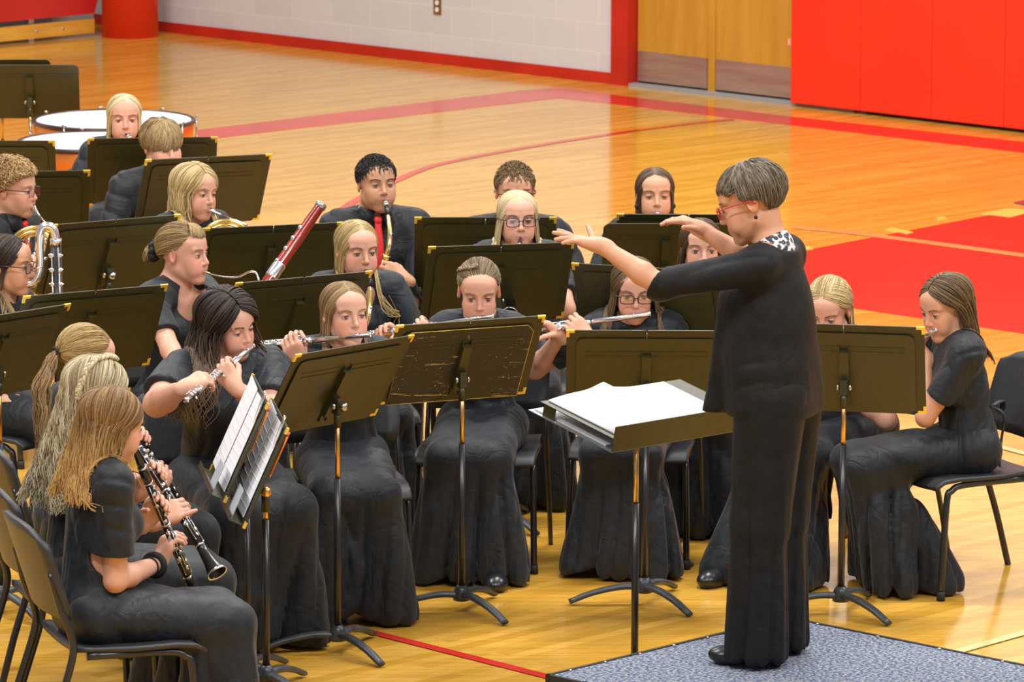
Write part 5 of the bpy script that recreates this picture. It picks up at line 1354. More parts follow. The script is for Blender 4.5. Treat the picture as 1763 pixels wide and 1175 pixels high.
# ------------------------------------------------------------------ instruments and the hands on them
def reach(A, px, py, L, near=True):
    """point on the sight line of (px,py) at distance L from A"""
    d = nz(ray(px, py)); oc = CAM - A; b = d @ oc; c = oc @ oc - L * L; disc = b * b - c
    t = -b if disc < 0 else (-b - math.sqrt(disc) if near else -b + math.sqrt(disc))
    return CAM + d * t
def play_flute(p, foot, label, t_left=0.30, t_right=0.50, near=False, ups=(0, 0.25, 1), rp=None, lp=None, tl=None):
    M = p.mouth(); hd = p.RB @ p.Rh
    M = M + hd @ V(0, 0.009, -0.006)
    Fp = reach(M, foot[0], foot[1], 0.615, near); d = nz(Fp - M); A = M - d * 0.055
    up = hd @ V(0, 0.35, 0.9)
    flute(A, d, label, up=up)
    u = perp(d, UP); o = np.cross(d, u)         # o: horizontal, across the tube
    if (o @ (p.RB @ V(0, 1, 0))) < 0: o = -o       # away from the player
    # right hand: from behind the tube, fingers forward over the top; left hand: nearer the head joint
    G = A + d * t_right
    p.grip(1, G, nz(o * 0.55 + u * 0.55 + d * 0.25) if rp is None else rp[0], nz(o * 0.5 - u * 0.6 - d * .1) if rp is None else rp[1], (38, 42, 46, 40), thumb=(0.75, 0.45, 0.6), off=0.030, back=0.085)
    G = A + d * t_left
    p.grip(-1, G, nz(-o * 0.2 + u * 0.75 + d * 0.55) if lp is None else lp[0], nz(-o * 0.9 - u * 0.1 + d * 0.1) if lp is None else lp[1], (48, 50, 50, 40), thumb=(0.7, 0.4, 0.7), off=0.028, back=0.08)
    return A, d, u, o
A, d, u, o = play_flute(p13, (320, 690), 'silver flute held by the person with wavy dark hair, foot end lowest of all flutes', 0.285, 0.47, near=True,
    rp=(nz(V(0.80, 0.45, 0.35)), nz(V(0.25, 0.55, -0.8))), lp=(nz(V(-0.60, 0.35, 0.75)), nz(V(0.25, 0.95, -0.1))))
A, d, u, o = play_flute(p14, (335, 605), 'silver flute held level by the person with straight light brown hair', 0.30, 0.55,
    rp=(nz(V(-0.25, 0.75, 0.62)), nz(V(-0.1, 0.7, -0.7))), lp=(nz(V(-0.5, -0.3, 0.8)), nz(V(0.2, 0.9, 0.1))))
p15.nails = (0.8, 0.08, 0.12); p16.nails = (0.7, 0.1, 0.12)
A, d, u, o = play_flute(p15, (560, 590), 'silver flute held by the person with braided-back hair, partly behind the scratched stand', 0.29, 0.44)
A, d, u, o = play_flute(p16, (812, 583), 'silver flute crossing in front of the glasses-wearing player below the conductor arm', 0.29, 0.42,
    rp=(nz(V(-0.75, -0.2, 0.6)), nz(V(-.45, -.3, -0.8))))
M = p18.mouth() + p18.RB @ p18.Rh @ V(0, 0.008, -0.004)
Fp = M + nz(V(-0.60, 0.55, -0.45)) * 0.3; dd = nz(Fp - M)
flute(M - dd * 0.035, dd, 'small silver piccolo at the lips of the rightmost player', L=0.32, name='piccolo', up=p18.RB @ p18.Rh @ V(0, .3, .9))
p18.grip(1, M + dd * 0.24, nz(V(-0.5, 0.4, 0.6)), nz(V(-0.3, 0.5, -0.6))); p18.grip(-1, M + dd * 0.12, nz(V(-0.75, -0.1, 0.6)), nz(V(-0.5, 0.8, 0)), pole=V(-0.2, 0.35, -1))
def play_clar(p, foot, label, near=True, G1=0.26, G2=0.42, rd=None, ld=None, out=(1, -1, .2), L=0.66, curlr=(40, 44, 48, 44)):
    M = p.mouth() + p.RB @ p.Rh @ V(0, -0.004, 0); Fp = reach(M, foot[0], foot[1], L, near); d = nz(Fp - M)
    clarinet(M, d, label, out)
    f = p.RB @ V(0, 1, 0); r = p.RB @ V(1, 0, 0)
    rd = rd or (nz(f * 0.35 - r * 0.2 + UP * 0.75), nz(-r * 0.9 + f * 0.0)); ld = ld or (nz(f * 0.4 + r * 0.25 + UP * 0.7), nz(r * 0.9))
    p.grip(1, M + d * G2, rd[0], rd[1], curlr, off=0.026, back=0.075); p.grip(-1, M + d * G1, ld[0], ld[1], (40, 44, 48, 44), off=0.026, back=0.075)
    return M, d
play_clar(p22, (338, 1030), 'black clarinet of the nearest player at left, bell resting between the knees', near=False, rd=(nz(V(0.35, 0.2, 0.9)), nz(V(0.85, 0.5, -.3))))
_h = [h_ for h_ in p22.hands if h_['side'] == 1][0]; _h['elbow'] = p22.lpx(199, 1000, -0.16)
play_clar(p21, (376, 990), 'black clarinet with silver bell rim, of the middle clarinet player at left', L=0.68, rd=(nz(V(0.75, 0.1, 0.45)), nz(V(0.2, 0.8, -0.5))), curlr=(46, 46, 44, 6), near=True)
play_clar(p20, (330, 905), 'clarinet of the farthest of the three players on the left, mostly hidden', near=False)
play_clar(p10, (878, 540), 'clarinet of the person with pale blond hair, its mouthpiece above the music folder', out=(0, -1, 0))
for p, xy, lab in ((p11, (1150, 520), 'alto saxophone of the brown haired back row player with earrings'), (p12, (1215, 600), 'alto saxophone of the player behind the right arm of the conductor')):
    sax(p.mouth(), nz(V(0.15, -1, 0)), nz(V(-0.05, -0.25, -1)), lab)
# alto saxes in view
M7 = p7.mouth(); sax(M7 + V(.0, -.004, 0.0), nz(V(0.45, -0.9, 0)), nz(V(-0.10, -0.32, -0.94)), 'brass alto saxophone of the person with short dark hair and red tie')
p7.grip(1, p7.px(668, 505, -0.16), nz(V(-0.5, 0.2, 0.5)), nz(V(-.3, 0.9, 0)), off=.03); p7.grip(-1, p7.px(668, 470, -0.24), nz(V(-0.75, 0.0, 0.35)), nz(V(-0.3, 0.9, -0.2)), (60, 62, 60, 55), elbow=p7.lpx(722, 560, -0.06))
M8 = p8.mouth(); sax(M8 + V(.0, -.004, 0.0), nz(V(0.55, -0.8, 0)), nz(V(-0.22, -0.22, -0.93)), 'brass alto saxophone of the long haired blond player beside the bassoon')
# hands where instruments hide them are left at rest; bass clarinet
def lathe_path(m, pts, r, n=14, k=6): sp = smooth_path(pts, k); m.tube(sp, r if np.isscalar(r) else list(np.interp(np.linspace(0, 1, len(sp)), np.linspace(0, 1, len(r)), r)), n); return sp
q = p5.px; th = Thing('bass_clarinet', p5.mouth(), 'bass clarinet with curved silver neck at the left edge', 'bass clarinet')
p5m = p5.mouth(); 
th.part('mouthpiece', MB().tube([p5m - V(0.004, 0, 0), q(22, 482), q(36, 486)], [0.005, 0.010, 0.013], 12), EBONY)
m = MB(); m.tube([q(18, 480), q(30, 484)], 0.0165, 14); 
lathe_path(m, [q(33, 485), q(48, 489), q(60, 484), q(67, 470), q(69, 450), q(68, 420), q(69, 402), q(75, 391), q(86, 390), q(93, 398), q(96, 412)], [0.0155, 0.0165, 0.0165, 0.0165, 0.017]); m.tube([q(96, 411), q(96, 422)], 0.0225, 16); m.tube([q(70, 445), q(96 - 14, 446)], 0.006, 8); m.tube([q(66, 459), q(67, 462)], .020, 14)
th.part('neck_pipe', m, SILVER)
b0 = q(96, 422); b1 = b0 + V(0.02, -0.02, -0.92)
if b1[2] < 0.12: b1[2] = 0.12
m = MB().tube([b0, b1], [0.0205, 0.0215], 18); th.part('body_tube', m, EBONY)
m = MB(); lathe_path(m, [b1, b1 + V(.01, -.02, -.05), b1 + V(.03, -.07, -.07), b1 + V(.04, -.12, -.03), b1 + V(.045, -.14, .06)], [0.02, 0.022, 0.028, 0.04, 0.065]); th.part('bell', m, SILVER)
m = MB()
for w in (V(-.014, -.02, 0), V(.012, -.021, 0)): m.tube([b0 + w + V(0, 0, -.03), b0 + w + V(.01, -.01, -.5)], 0.0026, 6)
for i, z in enumerate(np.arange(0.04, 0.6, 0.055)):
    for sx_ in (-1, 1):
        c = b0 + V(sx_ * .012 + .02 * z, -.02 * z - .017, -z); m.lathe([(0.010, 0), (0.011, .003), (.006, .006)], c + V(sx_ * .004, 0, 0), (sx_ * .3, -1, 0), 12); m.tube([c, c + V(sx_ * .016, -.004, .004)], .0025, 6)
th.part('key', m, SILVER)
p5.grip(-1, b0 + V(0, 0, -0.22), nz(V(0.7, 0.2, 0.3)), nz(V(0.2, -0.5, 0.1)) if False else nz(V(.3, .9, 0)))
p5.grip(1, p5.px(30, 700, -0.10), nz(V(0.95, -0.1, 0.0)), nz(V(0.1, 0.3, -0.9)), (30, 34, 38, 40), elbow=None)
# bassoon
th = Thing('bassoon', p6.px(552, 354, -0.25), 'dark red wooden bassoon slanting up to the right', 'bassoon')
top = p6.px(553, 353, -0.10); low = p6.px(462, 484, -0.25); dr = nz(low - top); end = low + dr * 0.85
if end[2] < 0.22: end = low + dr * ((0.25 - low[2]) / dr[2])
MAR = noise_col(mat('bassoon_maple', (0.25, 0.02, 0.015), 0.22, 0, 0.4, 0, 0.1), (0.20, 0.012, 0.01), (0.30, 0.025, 0.015), 4)
m = MB().tube([top, top + dr * .02, top + dr * 0.14, low - dr * .02, low + dr * .1], [0.0205, 0.0195, 0.022, 0.0225, 0.024], 20); th.part('bell_joint', m, MAR)
m = MB().lathe([(0.021, -.006), (0.023, 0), (0.023, 0.012), (0.020, 0.014)], top, dr, 20, 0, False); th.part('bell_ring', m, CHROME)
rp_ = p6.px(484, 458, -0.22); t0 = (rp_ - top) @ dr
m = MB().lathe([(0.0245, t0 - .005), (0.0255, t0), (0.0255, t0 + 0.055), (0.0245, t0 + .06)], top, dr, 20); th.part('metal_band', m, SILVER)
side = nz(np.cross(dr, AW)); 
m = MB().tube([low + dr * .1, end], [0.026, 0.032], 18); m.tube([low + dr * .12 + side * .045, end + side * .045], [0.016, 0.02], 14); th.part('body_joint', m, MAR)
m = MB().tube([top + dr * .14 - AW * .026, low - AW * .026 + dr * .3], 0.0022, 6)
for t in (0.12, 0.17, 0.22, 0.28): m.lathe([(0.010, 0), (0.010, .004), (.005, .006)], top + dr * t - nz(AW + side * 1.2) * .022, -nz(AW + side * 1.2), 12)
th.part('key', m, SILVER)
m = MB(); bm = p6.mouth(); sp = lathe_path(m, [p6.px(362, 472, -.03), p6.px(385, 477, -.08), p6.px(410, 477, -.13), p6.px(428, 469, -.18), p6.px(440, 470, -.2), p6.px(446, 486, -.22), p6.px(446, 510, -.22)], [0.0026, 0.0035, 0.0045, 0.0045], 8)
th.part('crook', m, SILVER); th.part('reed', MB().tube([bm + V(-.006, 0, 0), p6.px(357, 469, -.02), p6.px(364, 472, -.03)], [0.005, 0.0045, 0.003], 8, 0, True, 0.5), mat('reed', (0.75, 0.5, 0.2), 0.5))
p6.grip(-1, low + dr * .12, nz(V(0.3, 0.4, 0.6)), nz(V(.6, .6, 0))); p6.grip(1, low + dr * .45, nz(V(0.4, 0.3, 0.5)), nz(V(-.1, .9, 0)))
# horns
def horn(p, mp, c, label, r=0.13, nrm=(0, -1, 0.1), scv=1.0):
    th = Thing('horn', p.mouth(), label, 'horn', 'brass french horns'); n_ = nz(nrm); x = perp(n_, RT_); y = np.cross(n_, x)
    c = np.array(c); ci = lambda a, rr, dz=0: c + (x * math.cos(a) + y * math.sin(a)) * rr + n_ * dz
    mo = p.mouth(); tip = mo + nz(mp - mo) * 0.004
    m = MB(); m.lathe([(0.0085, 0), (0.0125, 0.004), (0.009, 0.02), (0.004, 0.05), (0.0045, 0.07)], tip, nz(mp - tip), 14); th.part('mouthpiece', m, SILVER)
    m = MB(); m.tube([tip + (mp - tip) * 0.3, mp], [0.004, 0.006], 10); th.part('lead_pipe', m, SILVER)
    m = MB()
    for (rr, dz, a0, a1, rad) in ((r, 0, 0.2, 6.0, .010), (r * 0.86, .02, 0, 6.2, .007), (r * .72, -.012, 0.5, 6.1, .0065)):
        m.tube([ci(a, rr, dz) for a in np.linspace(a0, a1, 44)], rad, 10)
    th.part('coil', m, GOLD)
    m = MB()
    for k in (-1, 0, 1):
        b = c + x * k * 0.034; m.lathe([(0.014, -.03), (0.015, -.028), (0.015, .028), (0.014, .03)], b, n_, 16); m.tube([b + y * .02 + n_ * .01, b + y * r * .8 + n_ * .01 + x * .008], .0055, 8); m.tube([b - y * .02 - n_ * .01, b - y * r * .75 + x * .01], .0055, 8)
        m.tube([b + x * .012 - y * .02, b + x * .012 - y * r * .7, b + x * .028 - y * r * .7, b + x * .028 - y * .02], .005, 8)
    th.part('valve', m, SILVER)
    bp = [ci(5.9, r, 0), ci(5.2, r * 1.05, .05), ci(4.6, r * 1.1, .09), ci(4.1, r * 1.45, .12)]
    m = MB(); sp = smooth_path(bp, 6); m.tube(sp, list(np.interp(np.linspace(0, 1, len(sp)), [0, .5, .8, 1], [.012, .03, .06, .145])), 22, 0, False); th.part('bell', m, GOLD)
    return th
horn(p3, p3.px(86, 396, -.14), p3.px(62, 440, -.16), 'brass horn of the curly haired player, behind the bass clarinet neck', 0.115)
horn(p4, p4.px(425, 388, -.14), p4.px(390, 428, -.14), 'brass horn of the wavy blond player, mostly behind the music stand', 0.115)
p3.grip(-1, p3.px(60, 455, -.17), nz(V(.6, .2, .3)), nz(V(.2, .9, 0))); p4.grip(-1, p4.px(385, 440, -.16), nz(V(.6, .2, .3)), nz(V(.2, .9, 0)))

# conductor's arms, raised over the band
p19.stride = 0.0
Yc = p19.w(p19.sh[-1])[1]
def cl(x, y, dY): return p19.l(atY(x, y, Yc + dY))
Wl = cl(1035, 423, 0.10); 
p19.hands.append(dict(side=-1, W=Wl, d=p19.RB.T @ nz(V(-0.90, 0.05, 0.20)), n=p19.RB.T @ nz(V(-0.20, -0.02, -0.97)), curl=((-14, 6, 4), (-10, 10, 6), (2, 12, 8), (8, 14, 8)), thumb=(0.42, 0.8, -0.55), pole=None, elbow=cl(1137, 492, 0.0), kw=dict(spread=7, tcurl=2)))
Yr = p19.w(p19.sh[1])[1]
def cr(x, y, dY): return p19.l(atY(x, y, Yr + dY))
p19.hands.append(dict(side=1, W=cr(1208, 396, 0.04), d=p19.RB.T @ nz(V(-0.72, -0.35, 0.42)), n=p19.RB.T @ nz(V(-0.45, 0.0, -0.85)), curl=((18, 8, 4), (26, 14, 8), (30, 16, 10), (36, 18, 10)), thumb=(0.8, 0.5, 0.0), pole=None, elbow=cr(1296, 452, -0.02), kw=dict(spread=3, tcurl=6)))

for p in (p1, p2, p3, p4, p5, p6, p7, p8, p9, p10, p11, p12, p13, p14, p15, p16, p17, p18, p19, p20, p21, p22): p.build()

# blouse collar, ring, earrings, watch bands: small worn things are children of their wearer
LEO = mat('leopard_print', (0.8, 0.8, 0.8), 0.6)
def leo():
    nt, N, L, b = nodes(LEO); tc = N.new('ShaderNodeTexCoord'); v = N.new('ShaderNodeTexVoronoi'); v.inputs['Scale'].default_value = 62; v.feature = 'F1'
    n = N.new('ShaderNodeTexNoise'); n.inputs['Scale'].default_value = 90; mx = N.new('ShaderNodeMix'); mx.data_type = 'VECTOR'; mx.inputs[0].default_value = 0.012
    L.new(tc.outputs['Object'], mx.inputs[4]); L.new(n.outputs[1], mx.inputs[5]); L.new(mx.outputs[1], v.inputs[0])
    r = N.new('ShaderNodeValToRGB'); e = r.color_ramp.elements; e[0].position = 0.0; e[0].color = (.30, .30, .36, 1); e[1].position = 0.30; e[1].color = (.012, .014, .03, 1)
    e2_ = r.color_ramp.elements.new(0.52); e2_.color = (0.012, .014, .03, 1); e3 = r.color_ramp.elements.new(0.58); e3.color = (.78, .78, .8, 1); r.color_ramp.interpolation = 'LINEAR'
    L.new(v.outputs[0], r.inputs[0]); L.new(r.outputs[0], b.inputs['Base Color'])
leo()
p = p19; S = SDF(p.neck - 0.16, p.neck + 0.12, 0.005)
for q_ in (1, -1): S.cap(p.neck + p.RT @ V(0, -0.012, -0.012), p.T(q_ * 0.10, -0.008, 0.432), 0.050, 0.047, 0.05)
S.cap(p.neck + V(0, 0, -0.03), p.neck + p.RT @ V(0, 0, 0.02), 0.064, 0.062, 0.03)
S.cap(p.neck + p.RT @ V(0, 0.012, 0.01), p.neck + p.RT @ V(0, 0.03, 0.12), 0.056, 0.07, 0.006, 's')
v_, q_ = S.mesh(); link_mesh('blouse', fast_mesh('blouse', v_, q_), p.root_o, [LEO])
def band(p, side, t, r, m, name, w=0.006):
    Sh, E, W, h = p.arms[side]; c = E + (W - E) * t; d_ = nz(W - E); x = perp(d_, UP); y = np.cross(d_, x)
    MB().tube([c + (x * math.cos(a) + y * math.sin(a)) * r for a in np.linspace(0, 2 * math.pi, 30)], w, 7, 0, False).build(name, m, p.root_o)
band(p22, 1, 0.90, 0.032, RUBBER, 'scrunchie', 0.013); band(p22, 1, 0.78, 0.031, RUBBER, 'bracelet', 0.003); band(p5, 1, 0.85, 0.029, RUBBER, 'bracelet', 0.002)
for q in (1, -1):
    MB().ell(p19.hp((q * 0.080, -0.004, -0.052)), 0.0065).build('earring', RUBBER, p19.root_o)
    MB().ell(p11.hp((q * 0.074, 0.012, -0.050)), 0.013).build('earring', RUBBER, p11.root_o)
h = p19.arms[-1]; hd = p19.hands[0]; lat = np.cross(hd['n'], hd['d'])
kc = h[2] + hd['d'] * 0.100 - lat * 0.010 + hd['n'] * -0.001
MB().tube([kc + (np.cross(hd['d'], lat) * math.cos(a) + lat * math.sin(a)) * 0.0098 for a in np.linspace(0, 2 * math.pi, 20)], 0.0014, 6, 0, False).build('ring', GOLD, p19.root_o)
n6 = p6.neck
sp = [p6.neck + p6.RT @ V(x_, 0.062 - 3.5 * (abs(x_) - 0) ** 2 * 4 + 0.012, -0.008 - 0.11 * (1 - (abs(x_) / 0.062) ** 1.6)) for x_ in np.linspace(-0.062, 0.062, 17)]
mb = MB().tube(sp, 0.0009, 5); mb.box(sp[8] - V(0, -.003, 0.010), (0.004, 0.003, 0.022)); mb.box(sp[8] - V(0, -.003, 0.008), (0.013, 0.003, 0.004)); mb.build('necklace', SILVER, p6.root_o)
# sash tied behind the piccolo player's and her neighbour's dress
for p in (p18, p17):
    b_ = p.T(0.02, -0.115, 0.14); mb = MB()
    mb.tube(smooth_path([b_ + V(0.0, 0, 0), b_ + V(-0.03, -0.035, -.03), b_ + V(-.02, -.03, -.14), b_ + V(-.03, -.02, -.27)], 5), 0.011, 8, 0, True, 0.35)
    mb.tube(smooth_path([b_ + V(0.0, 0, 0), b_ + V(0.03, -0.05, .012), b_ + V(.05, -.05, -.03), b_ + V(.01, -.01, 0)], 5), 0.012, 8, 0, True, 0.4)
    mb.build('sash', DRESS, p.root_o)

# ------------------------------------------------------------------ chairs
seat(p18, 'black posture chair of the piccolo player, rightmost chair', 0.02, -66); seat(p17, 'black posture chair partly behind the right music stand, under the pinned-back blond player')
seat(p16, 'black posture chair behind the open score, under the flute player with glasses'); seat(p15, 'black posture chair behind the scratched music stand')
seat(p22, 'black posture chair nearest the camera at the lower left', 0.085); seat(p21, 'black posture chair cut by the left edge, behind the nearest clarinet player')
seat(p20, 'black posture chair of the ponytailed clarinet player'); seat(p14, 'black posture chair under the second flute player from the left'); seat(p13, 'black posture chair under the flute player with wavy dark hair')
seat(p12, 'black posture chair of the player behind the right arm of the conductor'); seat(p10, 'black posture chair of the clarinet player with glasses'); seat(p8, 'black posture chair of the blond saxophone player'); seat(p7, 'black posture chair of the saxophone player with red tie')
for p, l in ((p1, 'pale blond player by the timpani'), (p2, 'player with long fringe'), (p3, 'curly haired horn player'), (p4, 'wavy blond horn player'), (p5, 'bass clarinet player'), (p6, 'bassoon player'), (p9, 'half hidden back row player'), (p11, 'back row player with earrings')):
    seat(p, 'black posture chair of the ' + l)

# ------------------------------------------------------------------ music stands
stand(50, 111, 3, 'black music stand at the top left with its whole post in view, before the timpani', ztop=1.05)
stand(2, 102, 3, 'black music stand at the left edge, behind another desk near the timpani', ztop=1.05, tilt=24)
stand(-18, 243, 2, 'black music stand at the left edge below the timpani', fold='black folder at the left edge below the timpani')
stand(263, 238, 8, 'black music stand of the pale blond player by the timpani', fold='black folder of the pale blond player, behind the fringe haired player')
stand(38, 296, 9, 'black music stand behind the curly haired horn player', fold='black folder behind the curly haired horn player')
stand(360, 271, 22, 'black music stand behind the wavy blond horn player', fold='wide black folder rising behind the wavy blond horn player', tilt=30)
stand(201, 379, 32, 'black music stand left of the bassoon player, with shiny knob', fold='black folder left of the bassoon player', knob=True)
stand(472, 389, 19, 'black music stand behind the bassoon', fold='black folder behind the slanting bassoon', knob=True)
stand(166, 501, 30, 'black music stand above the ponytailed clarinet player', fold='black folder above the ponytailed clarinet player')
stand(20, 540, 48, 'black music stand at the left edge beside the ponytailed player', fold='black folder at the left edge beside the ponytail', ztop=1.10)
stand(525, 478, 32, 'black music stand between the bassoon and the front flutes', fold='black folder between the bassoon and the second flute player', knob=True)
stand(836, 375, 2, 'black music stand between the red tied saxophonist and the back row', fold='black folder in front of the half hidden back row player', ztop=1.06)
stand(864, 422, 14, 'black music stand of the clarinet player with glasses, above the braided hair', fold='black folder just below the clarinet player with glasses')
stand(1148, 384, 2, 'black music stand under the raised right hand of the conductor', ztop=1.10, Hd=0.34)
stand(1186, 370, 0, 'black music stand of the back row player with earrings', fold='black folder of the back row player with earrings', ztop=1.12)
stand(1110, 461, -19, 'black music stand behind the left forearm of the conductor', fold='black folder behind the left forearm of the conductor', tilt=25)
stand(613, 595, 47, 'black music stand with post at the centre left, second from the scratched one', fold='black folder of the second flute player, tilted to the right', ztop=1.10, tilt=32, knob=True)
stand(812, 553, 24, 'worn scratched music stand in the centre of the front row', fold='black folder peeking out around the scratched desk', ztop=1.08, tilt=30, scratched=True)
stand(1114, 570, 0, 'black music stand behind the open score of the conductor', fold='black folder in front of the flute player with glasses', ztop=1.02, tilt=24)
stand(1452, 560, -10, 'black music stand just right of the conductor', fold='black folder hiding the face of the pinned-back blond player', ztop=1.065, tilt=22)

# conductor's own stand, nearly flat, with the open score
ft = at(1092, 1186, 0); hgt = 0.93
Dk = at(1080, 735, 0.90)
th = Thing('conductor_stand', ft, 'wide music stand of the conductor with nearly flat double desk', 'music stand')
Xc = nz(at(1206, 735, 0.9) - at(1057, 760, 0.9)); Yc_ = V(-Xc[1], Xc[0], 0)
tl_ = RAD(12)
lipL = at(1056, 757, 0.88); Wd = 0.66
ax_u = nz(Yc_ * math.cos(tl_) + UP * math.sin(tl_) * 1.0); ax_n = nz(np.cross(Xc, ax_u))
F0 = lambda x, y, z: lipL + Xc * x + ax_u * y + ax_n * z
def slab(m, x0, x1, y0, y1, z0, z1, mi=0): m.add([F0(x, y, z) for x in (x0, x1) for y in (y0, y1) for z in (z0, z1)], [(0, 1, 3, 2), (4, 6, 7, 5), (0, 4, 5, 1), (2, 3, 7, 6), (0, 2, 6, 4), (1, 5, 7, 3)], mi, False)
m = MB(); slab(m, 0, Wd, 0, 0.37, 0.0, 0.003); th.part('desk', m, STANDM)
m = MB(); slab(m, 0, Wd, -0.003, 0.0, -0.045, 0.045); th.part('shelf_lip', m, STANDM)
m = MB(); slab(m, 0, Wd, 0, 0.42, -0.048, -0.045); th.part('lower_shelf', m, mat('grey_shelf', (0.25, 0.27, 0.3), 0.35, .5))
for xb in (0.01, Wd - .013):
    m = MB(); slab(m, xb, xb + .003, 0.30, 0.36, -0.045, 0.0); th.part('bracket', m, STANDM)
pc = at(1094, 778, 0.80); pc = V(ft[0], ft[1], 0)
m = MB().tube([pc + V(0, 0, .05), pc + V(0, 0, .64)], 0.0125, 14); th.part('outer_post', m, CHAIRT)
topz = (F0(0.2, 0.1, -.048))[2]
th.part('inner_post', MB().tube([pc + V(0, 0, .6), V(pc[0], pc[1], topz)], 0.009, 12), BRONZE)
m = MB().lathe([(0.033, 0.02), (0.033, 0.06), (0.017, 0.09)], pc, (0, 0, 1), 16); th.part('hub', m, BASEM)
for a in (90, 210, 330): 
    dr_ = V(math.cos(RAD(a)), math.sin(RAD(a)), 0) * .5; th.part('leg', MB().tube([pc + V(0, 0, .05), pc + dr_ * .25 + V(0, 0, .045), pc + dr_ * .44 + V(0, 0, .012)], [.016, .014, .011], 8), BASEM)
sc2 = Thing('open_score', F0(.25, .2, .02), 'thick white open score lying on the flat desk of the conductor', 'sheet music')
m = MB(); ns = 24; vs_ = []; fs = []
def pg(t): return 0.006 + 0.035 * math.exp(-((t - 0.5) / 0.13) ** 2) * (1 if t < .5 else .35) + 0.012 * math.sin(min(1, t * 2) * math.pi) * (t < .5)
for i in range(ns + 1):
    t = i / ns
    for y in (0.02, 0.36):
        vs_ += [F0(0.03 + 0.54 * t, y, pg(t) + 0.003), F0(0.03 + 0.54 * t, y, 0.0035)]
for i in range(ns):
    a = 4 * i; b = a + 4; fs += [(a, b, b + 2, a + 2), (a + 1, a + 3, b + 3, b + 1), (a, a + 1, b + 1, b), (a + 2, b + 2, b + 3, a + 3)]
fs += [(0, 2, 3, 1), (4 * ns, 4 * ns + 1, 4 * ns + 3, 4 * ns + 2)]
m.add(vs_, fs, 0, True); sc2.part('page', m, PAPER)
m = MB()
for i in range(6): slab(m, 0.33, 0.50, 0.36 - i * .05, 0.362 - i * .05, 0.0185, 0.019)
sp_ = Thing('spare_sheet', F0(.2, .2, -.04), 'white sheets on the lower shelf of the conductor stand', 'sheet music')
m = MB(); slab(m, 0.02, 0.5, 0.05, 0.41, -0.0445, -0.04); sp_.part('page', m, PAPER)

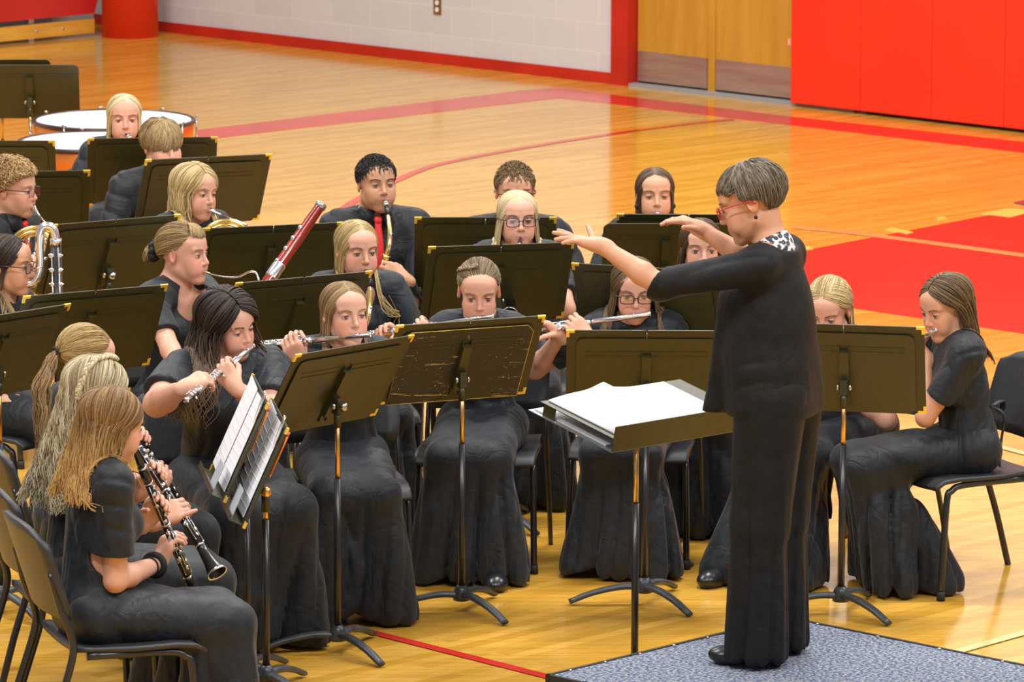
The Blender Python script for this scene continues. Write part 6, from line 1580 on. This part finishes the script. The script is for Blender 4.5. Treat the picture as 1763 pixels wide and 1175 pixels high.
# the clarinets' stands at lower left, seen almost edge on
def side_stand(px, py, zt, psi, tilt, label, plabel, clabel, pencil, basepx):
    P = at(px, py, zt); X = V(math.cos(RAD(psi)), math.sin(RAD(psi)), 0); Yp = V(-X[1], X[0], 0); t = RAD(tilt)
    up = UP * math.cos(t) - Yp * math.sin(t); yn = Yp * math.cos(t) + UP * math.sin(t); B = P - up * 0.33; R3 = np.array([X, yn, up]).T
    T = lambda p: B + X * p[0] + yn * p[1] + up * p[2]
    piv = T(V(0, -0.055, 0.10)); foot = piv * V(1, 1, 0)
    th = Thing('music_stand', foot, label, 'music stand', 'black orchestra music stands')
    m = MB(); m.plate(0.508, .33, 0.003, 0.028, T, 0, (0, .165)); th.part('desk', m, STANDM)
    m = MB().box(T(V(0, 0.030, 0.001)), (0.508, 0.055, 0.003), R3); m.box(T(V(0, 0.057, 0.010)), (0.508, 0.003, 0.02), R3); th.part('shelf_lip', m, STANDM)
    m = MB().box(T(V(0, -0.012, 0.14)), (0.034, 0.02, 0.2), R3); m.tube([piv - V(0, 0, .07), piv], 0.014, 12); th.part('bracket', m, STANDM)
    th.part('knob', MB().lathe([(0.010, -.03), (0.018, -.022), (0.018, .022), (0.010, .03)], piv, X, 14), BRONZE)
    stand_base(th, foot, piv[2] - .02, 0.60)
    fo = Thing('music_folder', T(V(0, 0, 0)), clabel, 'music folder', 'black music folders on the stands'); m = MB(); m.plate(0.58, .362, 0.005, 0.006, lambda p: T(p + V(0, 0.005, 0)), 0, (0, .181)); fo.part('cover', m, FOLDER)
    for sx_ in (-1, 1):
        for z_ in (0.01, 0.352): fo.part('corner_guard', MB().box(T(V(sx_ * .28, .008, z_)), (.022, .009, .022), R3), GOLDC)
    pa = Thing('sheet_music', T(V(0, 0, 0)), plabel, 'sheet music', 'loose sheet music at the clarinets')
    for k, (dx, dz, ro) in enumerate(((-.1, .01, .02), (0.12, .02, -.03))):
        m = MB(); Rk = R3 @ ry(ro); m.box(T(V(dx, .014 + .004 * k, .175 + dz)), (0.24, 0.0012, 0.33), Rk)
        for j in range(9): m.box(T(V(dx, .0150 + .004 * k, .04 + dz + j * .032)) , (0.20, 0.0008, 0.0035), Rk, 1)
        pa.part('page', m, [PAPER, mat('music_print', (0.74, 0.74, 0.79), .7)])
    m = MB(); m.box(T(V(-.16, .05, .05)), (0.14, 0.002, 0.11), R3); pa.part('card', m, PAPERG)
    ly = Thing('clip', T(V(-.2, .01, .33)), 'metal lyre clip on the top of the ' + clabel.split(' of ')[0] + (' farther' if 'farther' in clabel else ' nearer') + ' at the clarinets', 'clip')
    m = MB(); 
    for e in (-.012, .012): m.tube(smooth_path([T(V(-.2 + e, .012, .27)), T(V(-.2 + e * 2, .016, .33)), T(V(-.2 + e, .02, .385))], 5), 0.0028, 6)
    ly.part('wire', m, SILVER)
    pe = Thing('pencil', T(V(.2, -.006, .12)), pencil, 'pencil', 'orange pencils on the clarinet stands'); m = MB(); m.tube([T(V(-.23, -.01, .19)), T(V(-.23, -.01, .33))], 0.0038, 6, 0)
    pe.part('shaft', m, mat('orange_paint', (0.9, 0.25, 0.02), .4)); pe.part('eraser', MB().tube([T(V(-.23, -.01, .33)), T(V(-.23, -.01, .345))], 0.0042, 8), mat('pink_eraser', (0.85, 0.2, 0.25), .6)); pe.part('tip', MB().tube([T(V(-.23, -.01, .19)), T(V(-.23, -.01, .175))], [0.0038, .0008], 6), PLANK)
side_stand(446, 686, 0.98, 98, 24, 'black music stand edge on at the lower left, farther of the two', 'white sheets on the farther of the two edge-on stands', 'black folder of the farther edge-on stand', 'orange pencil clipped to the farther edge-on stand', None)
side_stand(479, 728, 0.93, 98, 24, 'black music stand edge on at the lower left, nearer of the two', 'white sheets on the nearer of the two edge-on stands', 'black folder of the nearer edge-on stand', 'orange pencil clipped to the nearer edge-on stand', None)

timpani(196, 206, 0.81, 'larger copper timpani with white head, behind the blond back row player')
timpani(163, 243, 0.74, 'nearer copper timpani with white head and gold struts, left of the blond player')
